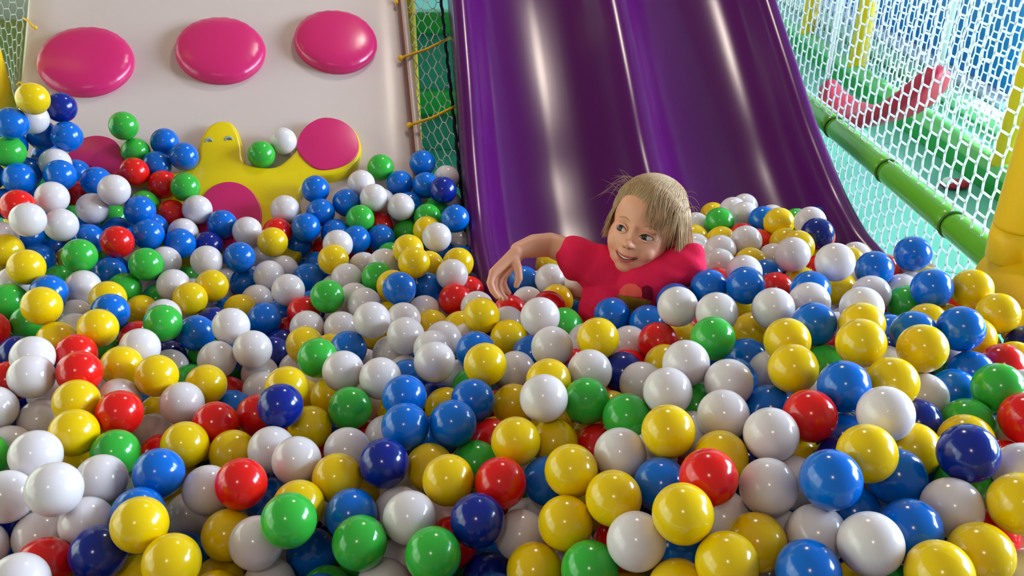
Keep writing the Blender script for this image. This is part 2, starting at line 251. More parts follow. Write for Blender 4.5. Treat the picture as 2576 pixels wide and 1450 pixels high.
# ------------------------------------------------------------------ balls
RB = 0.035
BALLS = """
W 3921 6908 5155 white plastic ball at the bottom edge far right, yellow ball at right
B 3663 7606 5459 bright blue plastic ball at the front far right, navy ball above
Y 1945 7357 5175 yellow plastic ball at the front right of centre, blue ball upper left
N 5438 8044 5490 navy blue plastic ball at the front far right, white ball below
W 1462 7445 4665 white plastic ball at the bottom edge right of centre, yellow ball upper right
W 3097 7958 5044 white ball at the front right of centre, blue ball at right, yellow ball upper left
W -5881 8447 4578 white plastic ball at the front far left, white ball at right, white ball at left
Y -4673 8045 4357 yellow plastic ball at the bottom edge far left, navy ball lower left
Y 5141 6881 5027 yellow plastic ball at the bottom edge far right, yellow ball at left
G -2818 8119 4357 green plastic ball at the bottom edge left of centre, white ball lower left
G -1937 8040 4053 green plastic ball at the bottom edge left of centre, white ball upper right
Y 4223 8024 5501 yellow plastic ball at the front far right, blue ball lower right
Y 2388 6918 4858 yellow plastic ball at the bottom edge right of centre, yellow ball upper left
N -444 8233 4247 navy blue plastic ball at the bottom edge centre, green ball lower left
W 3315 8741 5224 white plastic ball at the front right of centre, red ball upper right
W 5137 7580 5061 white plastic ball at the front far right, navy ball above
Y 678 8122 4306 yellow plastic ball at the bottom edge centre, green ball lower right
R 2349 7927 5216 red plastic ball at the front right of centre, yellow ball lower left
G -980 7784 4106 green plastic ball at the bottom edge centre, navy ball upper right
Y 2041 8946 5119 yellow plastic ball at the front right of centre, red ball lower right
W 4710 8739 5555 white plastic ball in the middle far right, yellow ball lower left
Y 1263 8114 4725 yellow plastic ball at the front centre, white ball lower right
N -5244 7951 3961 navy blue plastic ball at the bottom edge far left, yellow ball upper right
R -3685 8981 4205 red plastic ball at the front left of centre, white ball at left
Y -4159 7619 4149 yellow plastic ball at the bottom edge far left, yellow ball upper left
Y 775 8722 4653 yellow plastic ball at the front centre, white ball at right
Y -862 8939 4308 yellow plastic ball at the front centre, navy ball lower right
R 3915 9099 5257 red plastic ball in the middle right of centre, white ball lower left
Y 4525 6546 5090 yellow plastic ball at the bottom edge far right, white ball at left
W -1333 8386 4152 white plastic ball at the front left of centre, green ball lower right
B 3211 6706 4945 bright blue plastic ball at the bottom edge right of centre, white ball at right
Y 3967 10081 5350 yellow plastic ball in the middle right of centre, red ball lower right
N -1794 9388 4225 navy blue plastic ball at the front left of centre, blue ball upper right
Y 5891 10389 5492 yellow plastic ball in the middle far right, yellow ball lower left
Y 5755 7367 5311 yellow plastic ball at the front far right, white ball at left
B 4523 7244 5039 bright blue plastic ball at the bottom edge far right, white ball lower left
B -4927 9281 4134 bright blue plastic ball at the front far left, yellow ball upper right
B 4464 9487 5455 bright blue plastic ball in the middle far right, white ball lower right
Y 4977 10361 5601 yellow plastic ball in the middle far right, blue ball below
R -156 8867 4318 red plastic ball at the front centre, navy ball lower left
W 1441 8988 4715 white plastic ball at the front right of centre, blue ball lower right
W -3319 8216 3877 white plastic ball at the bottom edge left of centre, yellow ball upper left
Y 2862 7403 4686 yellow plastic ball at the bottom edge right of centre, blue ball lower right
W 2857 9363 5070 white ball in the middle right of centre, white ball lower right, blue ball at right
W 459 10104 4824 white plastic ball in the middle centre, green ball at right
Y 53 9582 4455 yellow plastic ball at the front centre, blue ball lower right
W -6644 9398 4357 white plastic ball at the front far left, white ball lower right, green ball at left
W -5713 9211 4080 white plastic ball at the front far left, green ball upper right
B 4729 8148 5034 bright blue plastic ball at the front far right, blue ball below
G 6764 9810 5205 green plastic ball in the middle far right, green ball lower left
B -872 10176 4321 bright blue plastic ball at the front centre, red ball at right
W -3087 9617 4082 white ball at the front left of centre, yellow ball at right, white ball upper left
W 3554 7428 4791 white plastic ball at the bottom edge right of centre, white ball at right
W -7636 11292 4402 white plastic ball in the middle far left, red ball at right, white ball above
Y -6449 10077 4226 yellow plastic ball at the front far left, yellow ball below
B 6921 11304 5277 bright blue plastic ball by the yellow corner padding, yellow ball upper right
B -1572 10120 4307 bright blue plastic ball at the front left of centre, navy ball lower left
W 2220 10032 4989 white plastic ball in the middle right of centre, green ball at right
R -6035 10663 4152 red plastic ball in the middle far left, green ball below
N -3576 10760 4213 navy blue plastic ball in the middle left of centre, red ball at left
Y -2459 9317 4016 yellow plastic ball at the front left of centre, navy ball at right
G 940 7490 4161 green plastic ball at the bottom edge centre, white ball at right
G 1106 10408 4557 green plastic ball in the middle centre, green ball at right
Y -4903 10169 3929 yellow plastic ball at the front far left, blue ball lower left
W -4306 9304 3813 white plastic ball at the front far left, red ball at right
Y 280 7776 3846 yellow plastic ball at the bottom edge centre, green ball at right
Y -3845 8609 3634 yellow plastic ball at the bottom edge left of centre, red ball upper right
G -2597 11167 3873 green plastic ball in the middle left of centre, white ball above
W -5654 8533 3916 white plastic ball at the front far left, navy ball below
Y 5178 9640 5413 yellow plastic ball in the middle far right, yellow ball upper right
Y -5872 11748 4110 yellow plastic ball in the middle far left, white ball lower right
W -5364 11350 3840 white plastic ball in the middle far left, yellow ball upper left
W 3120 10186 5034 white plastic ball in the middle right of centre, green ball above
W 2581 10631 5079 white plastic ball in the middle right of centre, green ball upper right
B 1904 8431 4666 bright blue plastic ball at the front right of centre, yellow ball lower right
W 120 8512 3716 white plastic ball at the bottom edge centre, navy ball at left
G 3151 11433 5020 green plastic ball in the middle right of centre, blue ball at right
B -2799 8766 3134 bright blue plastic ball at the bottom edge left of centre, green ball upper left
B -2164 8689 3922 bright blue plastic ball at the front left of centre, yellow ball above
Y -435 11607 4428 yellow plastic ball in the middle centre, green ball lower left
G 1652 9968 4585 green plastic ball in the middle right of centre, yellow ball lower right
W -1300 12050 4184 white plastic ball in the middle centre, blue ball lower left
Y -8532 13497 4455 yellow plastic ball at the back far left, green ball at left
B 7351 13168 4986 bright blue plastic ball by the yellow corner padding, blue ball upper left
Y -6715 10773 4277 yellow plastic ball in the middle far left, red ball above
W 2844 12756 4854 white plastic ball beside the girl's shirt, white ball at right
Y 8200 12497 4865 yellow plastic ball by the yellow corner padding, yellow ball upper left
G -5815 9897 3990 green plastic ball at the front far left, blue ball lower right
B 4799 11675 5140 bright blue plastic ball in the middle right of centre, yellow ball lower right
W -6739 8719 4211 white plastic ball at the front far left, white ball at right, green ball above
R -6936 11429 4385 red plastic ball in the middle far left, yellow ball below
W -2822 11925 4079 white plastic ball in the middle left of centre, green ball below
W 4322 12286 5080 white plastic ball at the back right of centre, white ball at right
W 5804 13734 5223 white plastic ball at the slide's right foot, navy ball upper left
Y 1413 11999 4677 yellow plastic ball beside the girl's shirt, blue ball upper right
Y 8080 13206 4960 yellow plastic ball by the yellow corner padding, yellow ball lower right
W 668 12122 4437 white plastic ball in the middle centre, green ball upper right
W -4742 13229 3694 white plastic ball in the middle left of centre, navy ball at right
Y -7445 13193 4167 yellow plastic ball in the middle far left, blue ball upper right
Y 4162 11000 5243 yellow plastic ball in the middle right of centre, yellow ball below
B -618 10993 4146 bright blue plastic ball in the middle centre, blue ball lower left
B -1680 10959 4241 bright blue plastic ball in the middle left of centre, blue ball above
W -6334 8531 3672 white plastic ball at the bottom edge far left, red ball lower right
W 1210 11107 4617 white plastic ball in the middle centre, green ball below
R -4663 10822 3828 red plastic ball in the middle left of centre, white ball upper left
W -2165 11683 4101 white ball in the middle left of centre, green ball lower left, white ball at left
Y -4244 10255 3710 yellow plastic ball at the front left of centre, red ball below
Y 5158 8702 5017 yellow plastic ball at the front far right, navy ball at right
Y -3227 10967 3642 yellow plastic ball at the front left of centre, navy ball upper left
W -3589 10096 3897 white plastic ball at the front left of centre, red ball lower left
B 4279 13805 4711 bright blue plastic ball at the slide's right foot, red ball at right
B 7883 15109 4728 bright blue plastic ball at the slide's right foot, blue ball lower right
R -5928 7897 3814 red plastic ball at the bottom edge far left, navy ball at right
Y 2697 8687 4899 yellow plastic ball at the front right of centre, red ball lower left
W -2635 13852 3952 white ball in the middle left of centre, blue ball lower left, white ball at left
W 496 13020 4502 white plastic ball near the girl's hand, green ball at right
Y -9538 14970 4506 yellow plastic ball at the back far left, green ball lower left, yellow ball upper left
R 6787 9101 5213 red plastic ball in the middle far right, green ball upper left
G -6539 13782 3923 green plastic ball in the middle far left, blue ball at right
Y -6645 12177 4012 yellow plastic ball in the middle far left, yellow ball at right, red ball at left
Y -5248 12126 3670 yellow plastic ball in the middle left of centre, red ball below
W -9881 16007 5069 white plastic ball at the back far left, white ball at right, red ball upper left
G -3372 12490 3981 green plastic ball in the middle left of centre, blue ball at right
Y -584 13998 3965 yellow plastic ball at the back centre, yellow ball lower right
W -2461 10105 3870 white plastic ball at the front left of centre, green ball above
W 5596 15318 4614 white plastic ball at the slide's right foot, red ball lower left
W -5281 13801 3847 white ball in the middle left of centre, white ball lower right, blue ball at left
W -1960 13447 3855 white ball in the middle left of centre, white ball lower right, yellow ball at left
W -5859 7289 4155 white plastic ball at the bottom edge far left, red ball upper right
G -8925 15844 4333 green plastic ball at the back far left, white ball below
Y 615 9917 4168 yellow plastic ball at the front centre, yellow ball lower right, white ball above
W 3414 12346 4962 white plastic ball at the back right of centre, green ball below
B 498 9215 4052 bright blue plastic ball at the front centre, yellow ball upper right
B -6115 14171 3473 bright blue plastic ball in the middle far left, green ball at left
W -4699 9420 3229 white plastic ball at the front far left, yellow ball at left, yellow ball below
W -7496 10996 3756 white plastic ball in the middle far left, white ball below, white ball at left
G -7709 16081 4019 green plastic ball at the back far left, red ball upper left
Y -1194 9695 3899 yellow plastic ball at the front centre, navy ball at left
Y -10535 18490 6883 yellow plastic ball in the left corner pile, blue ball lower left
G -3806 15420 3605 green plastic ball at the back left of centre, white ball lower right
W -9627 16693 4650 white plastic ball at the back far left, white ball at left, white ball above
R -8529 16720 4238 red plastic ball at the back far left, green ball lower right
Y -6664 15470 3519 yellow plastic ball at the back far left, yellow ball upper right
B 6855 14398 4743 bright blue plastic ball at the slide's right foot, yellow ball lower left
W -5412 13186 3495 white ball in the middle left of centre, white ball at right, blue ball upper left
Y 24 11378 3788 yellow plastic ball in the middle centre, red ball lower left
B -2331 15554 3717 bright blue plastic ball by the slide's left edge, white ball upper left
G 6265 9467 4853 green plastic ball in the middle far right, navy ball below
R 2521 12541 4271 red plastic ball beside the girl's shirt, white ball lower right
B -10928 17813 5280 bright blue plastic ball in the left corner pile, green ball above
W -9987 17259 5048 white plastic ball at the back far left, red ball at right
W -8020 12042 4291 white plastic ball in the middle far left, green ball upper left
B -5121 15255 3157 bright blue plastic ball in the middle left of centre, navy ball below
W -8926 17909 4967 white plastic ball in the left corner pile, white ball lower left
W 1453 15944 3667 white plastic ball near the girl's hand, yellow ball upper left
W 2038 11122 4379 white plastic ball in the middle right of centre, navy ball upper left
W -6614 12874 3949 white plastic ball in the middle far left, navy ball at right
B -10993 18226 6412 bright blue plastic ball in the left corner pile, yellow ball upper right
W 5900 10064 4872 white plastic ball in the middle far right, green ball lower right
B -10356 19156 5810 bright blue plastic ball in the left corner pile, navy ball above, white ball lower left
B 3710 10012 4701 bright blue plastic ball in the middle right of centre, red ball at right
B -6125 17226 3620 bright blue plastic ball at the back left of centre, navy ball upper left
W -9483 17850 4547 white plastic ball at the back far left, white ball upper right, blue ball above
W -4769 16013 3433 white plastic ball at the back left of centre, red ball lower right
N -337 8468 2987 navy blue plastic ball at the bottom edge centre, navy ball above
Y -60 13618 3700 yellow plastic ball in the middle centre, yellow ball lower left
B 3699 14132 4495 bright blue ball at the slide's right foot, blue ball at right, white ball upper right
Y -2125 16592 3803 yellow plastic ball by the slide's left edge, blue ball lower right
W 60 12395 3776 white plastic ball in the middle centre, white ball lower right, yellow ball at left
B -8179 17479 4074 bright blue plastic ball at the back far left, red ball at left
B 1882 13908 4014 bright blue plastic ball beside the girl's shirt, yellow ball lower left
W 2637 8032 4476 white plastic ball at the front right of centre, red ball above
R -4211 11448 3521 red plastic ball in the middle left of centre, navy ball at right
Y -2877 8755 4016 yellow plastic ball at the front left of centre, green ball lower left
Y -3674 11510 4040 yellow plastic ball in the middle left of centre, navy ball below
W -8752 15370 3847 white plastic ball at the back far left, green ball above, blue ball upper right
B 6513 10374 4736 bright blue plastic ball in the middle far right, white ball at left
Y 5422 11386 5297 yellow plastic ball at the back far right, yellow ball below
G -537 9945 3751 green plastic ball at the front centre, yellow ball lower left
W 5031 12617 5011 white plastic ball at the slide's right foot, red ball at left
Y -5593 18089 3599 yellow plastic ball at the back left of centre, red ball upper right
Y -6424 16126 3477 yellow plastic ball at the back left of centre, yellow ball lower left
B -10153 18090 5250 bright blue plastic ball in the left corner pile, white ball below, red ball lower right
W 6184 8051 5199 white plastic ball at the front far right, green ball lower left
W -6762 16938 3666 white plastic ball at the back left of centre, navy ball above
R -7563 12514 4048 red plastic ball in the middle far left, red ball below
B -8502 18014 4421 bright blue plastic ball at the back far left, blue ball below, red ball at right
R 7642 11160 4688 red plastic ball in the middle far right, green ball below
N -10509 19505 6398 navy blue plastic ball in the left corner pile, yellow ball at left
G -9584 20438 5665 green plastic ball in the left corner pile, green ball lower right
B 6231 11345 5170 bright blue plastic ball in the middle far right, yellow ball lower right
W -1305 16516 3540 white plastic ball by the slide's left edge, red ball below
W 5707 12124 5182 white plastic ball at the slide's right foot, yellow ball below, white ball upper right
B -7669 14150 3962 bright blue plastic ball at the back far left, yellow ball at right
W -1786 18423 3573 white plastic ball by the slide's left edge, green ball above
W 4030 17109 3729 white plastic ball, blue ball lower right, white ball at right, yellow ball above
B -4970 18837 3642 bright blue plastic ball near the yellow turtle, red ball at left
B 7006 10870 4734 bright blue plastic ball in the middle far right, blue ball lower left
N 6483 16515 4517 navy blue plastic ball at the slide's right foot, white ball lower right
R -9165 19565 4784 red plastic ball in the left corner pile, white ball lower left
Y 561 10844 4616 yellow plastic ball in the middle centre, green ball lower right
W -7550 18931 4065 white plastic ball at the back far left, green ball upper left, red ball at left
W -5937 11305 3241 white plastic ball at the front far left, red ball upper left
B -3073 13577 3481 bright blue plastic ball in the middle left of centre, white ball lower right
B -8183 20304 4920 bright blue ball in the left corner pile, at the right end of the blue ones
W -6292 18516 3681 white plastic ball near the yellow turtle, yellow ball lower right
G -7914 19375 4465 green plastic ball in the left corner pile, white ball lower right
W -7166 15954 3575 white plastic ball at the back far left, green ball upper right
B -7594 17685 3750 bright blue plastic ball at the back far left, navy ball at right
R -1211 15872 3281 red plastic ball by the slide's left edge, yellow ball lower right
N 5557 9454 4855 navy blue plastic ball in the middle far right, white ball at left
Y -4048 17344 3505 yellow plastic ball at the back left of centre, blue ball lower left
G -11230 18233 5754 green plastic ball in the left corner pile, blue ball below
G -9772 14493 3997 green plastic ball at the back far left, yellow ball upper right
Y 1909 7005 4354 yellow plastic ball at the bottom edge right of centre, blue ball above
Y -3905 13657 3528 yellow ball in the middle left of centre, green ball lower right, white ball at right
Y 4198 12768 4343 yellow plastic ball in the middle right of centre, green ball at left
W -8009 10747 4170 white plastic ball in the middle far left, red ball above
W -2787 19809 3772 white plastic ball by the slide's left edge, green ball at right
B -6946 18754 3758 bright blue plastic ball near the yellow turtle, navy ball lower left
B -1396 19276 3681 bright blue plastic ball by the slide's left edge, navy ball upper left
W -5496 17138 3201 white ball at the back left of centre, blue ball at left, white ball lower left
W 5141 17021 4114 white plastic ball at the slide's right foot, green ball upper left
G -6464 21017 4729 green plastic ball near the yellow turtle, leftmost of the green ones
W -3445 19833 4008 white plastic ball near the yellow turtle, white ball at right
W 850 16591 3391 white plastic ball near the girl's hand, blue ball at left
N 1826 11754 4167 navy blue plastic ball in the middle right of centre, green ball lower left
B 4248 8070 4532 bright blue plastic ball at the front far right, blue ball upper left
W -5576 19388 3882 white plastic ball near the yellow turtle, blue ball lower right
N -1756 20292 4025 navy blue plastic ball by the slide's left edge, blue ball lower right
W -5992 21510 4926 white plastic ball near the yellow turtle, second from left of the white ones
G 7216 13590 4437 green plastic ball at the slide's right foot, blue ball upper right
B -4927 20026 4156 bright blue plastic ball near the yellow turtle, third from left of the blue ones
Y 6125 17968 4144 yellow plastic ball at the slide's right foot, yellow ball below
R -8562 19638 4435 red plastic ball in the left corner pile, red ball upper left
B -634 12653 4022 bright blue plastic ball in the middle centre, white ball lower left, yellow ball above
W -3443 14769 3223 white ball in the middle left of centre, white ball at right, blue ball lower right
Y -8236 13156 3920 yellow plastic ball in the middle far left, green ball at left
B 2510 13598 4028 bright blue plastic ball beside the girl's shirt, white ball at right
R -10335 16534 5144 red plastic ball at the back far left, white ball below
G -3464 21324 4261 green plastic ball near the yellow turtle, white ball lower left
B -8656 16323 3676 bright blue ball at the back far left, green ball upper left, green ball at right
G -3734 19294 3666 green plastic ball near the yellow turtle, blue ball upper left
B 3853 11804 4398 bright blue plastic ball in the middle right of centre, green ball upper left
B 251 16891 3187 bright blue plastic ball near the girl's hand, white ball at right
B -8809 20818 5125 bright blue plastic ball in the left corner pile, blue ball lower right, blue ball below
W 6539 13650 4607 white plastic ball at the slide's right foot, green ball lower right
W -1669 7938 3413 white ball at the bottom edge left of centre, third from left of the white ones
B -4151 19863 3860 bright blue plastic ball near the yellow turtle, green ball lower right
W -4140 14829 3207 white plastic ball in the middle left of centre, red ball upper left
B -4687 17401 3011 bright blue plastic ball at the back left of centre, green ball lower right
W -3669 16793 3301 white ball at the back left of centre, green ball lower left, yellow ball upper left
W -3062 15433 3417 white ball at the back left of centre, green ball at left, yellow ball upper right
G 4992 18860 3776 green plastic ball at the slide's right foot, white ball lower right
Y 5923 8878 5013 yellow plastic ball at the front far right, navy ball below
B -9704 18729 4854 bright blue plastic ball in the left corner pile, white ball below, red ball lower left
G -9103 13894 3857 green plastic ball in the middle far left, white ball lower right
B -1873 16640 3151 bright blue plastic ball by the slide's left edge, red ball lower right
B -9054 14667 4102 bright blue ball at the back far left, yellow ball lower left, white ball lower right
B -2397 21677 4251 bright blue plastic ball by the slide's left edge, blue ball below, white ball lower right
B -2943 20994 3931 bright blue plastic ball by the slide's left edge, blue ball lower right
R 1283 10032 3993 red plastic ball at the front centre, yellow ball below
G -9443 20484 4981 green plastic ball in the left corner pile, green ball upper left
B -4733 19485 3757 bright blue plastic ball near the yellow turtle, blue ball lower left, blue ball above
W 4311 15915 4082 white plastic ball at the slide's right foot, white ball above, yellow ball at right
B -4965 8590 4030 bright blue plastic ball at the front far left, yellow ball below
Y -3183 12293 3294 yellow plastic ball in the middle left of centre, green ball at right
Y -10574 16088 4329 yellow plastic ball at the back far left, white ball below
W 2103 13041 3908 white plastic ball beside the girl's shirt, yellow ball at left
G -2976 16719 3372 green plastic ball at the back left of centre, white ball at left
B -3224 19075 3235 bright blue plastic ball near the yellow turtle, green ball upper left
B 2154 8043 3970 bright blue plastic ball at the bottom edge right of centre, yellow ball above
Y -7986 14772 3909 yellow plastic ball at the back far left, white ball at left, green ball at right
G -8166 15840 3547 green plastic ball at the back far left, yellow ball below
B -3754 18648 3398 bright blue plastic ball at the back left of centre, green ball above
W -4554 12835 3067 white plastic ball in the middle left of centre, navy ball lower right
W -6447 11466 3829 white plastic ball in the middle far left, red ball below
B 5269 13268 4897 bright blue plastic ball at the slide's right foot, red ball at left
Y -7701 15410 3250 yellow plastic ball at the back far left, blue ball at left
B -8851 20198 4739 bright blue plastic ball in the left corner pile, red ball at left
W 4051 11155 4569 white plastic ball in the middle right of centre, yellow ball at right
W -1277 13630 3666 white plastic ball in the middle centre, white ball lower left, blue ball lower right
G 4929 11199 4643 green plastic ball in the middle far right, yellow ball at left
W -4068 18042 3556 white plastic ball at the back left of centre, red ball at left
W -3842 20418 4155 white plastic ball near the yellow turtle, green ball upper right
W -2176 14775 3426 white ball at the back left of centre, white ball at left, white ball at right
Y -4004 8360 2999 yellow plastic ball at the bottom edge left of centre, white ball upper right
B -2253 20876 3934 bright blue plastic ball by the slide's left edge, navy ball at right
R -8223 19035 3901 red plastic ball at the back far left, green ball upper right
R -297 10597 3667 red plastic ball at the front centre, yellow ball at right
W 3628 8510 4633 white plastic ball at the front right of centre, yellow ball above
Y -1093 11505 3628 yellow plastic ball in the middle centre, navy ball above
W 4474 14650 4541 white plastic ball at the slide's right foot, blue ball below, blue ball at right
B -5306 19118 3038 bright blue plastic ball at the back left of centre, red ball upper left
B -6113 17324 2927 bright blue plastic ball at the back left of centre, yellow ball below
B -9404 17215 4067 bright blue plastic ball at the back far left, green ball lower left, white ball above
W -7719 17010 3610 white plastic ball at the back far left, green ball at left, blue ball upper left
W 4515 16705 4032 white plastic ball, white ball at left, white ball below, yellow ball at right
W -1420 12971 3857 white plastic ball in the middle centre, white ball below, white ball upper right
R -4353 15495 3175 red plastic ball at the back left of centre, green ball upper right
"""
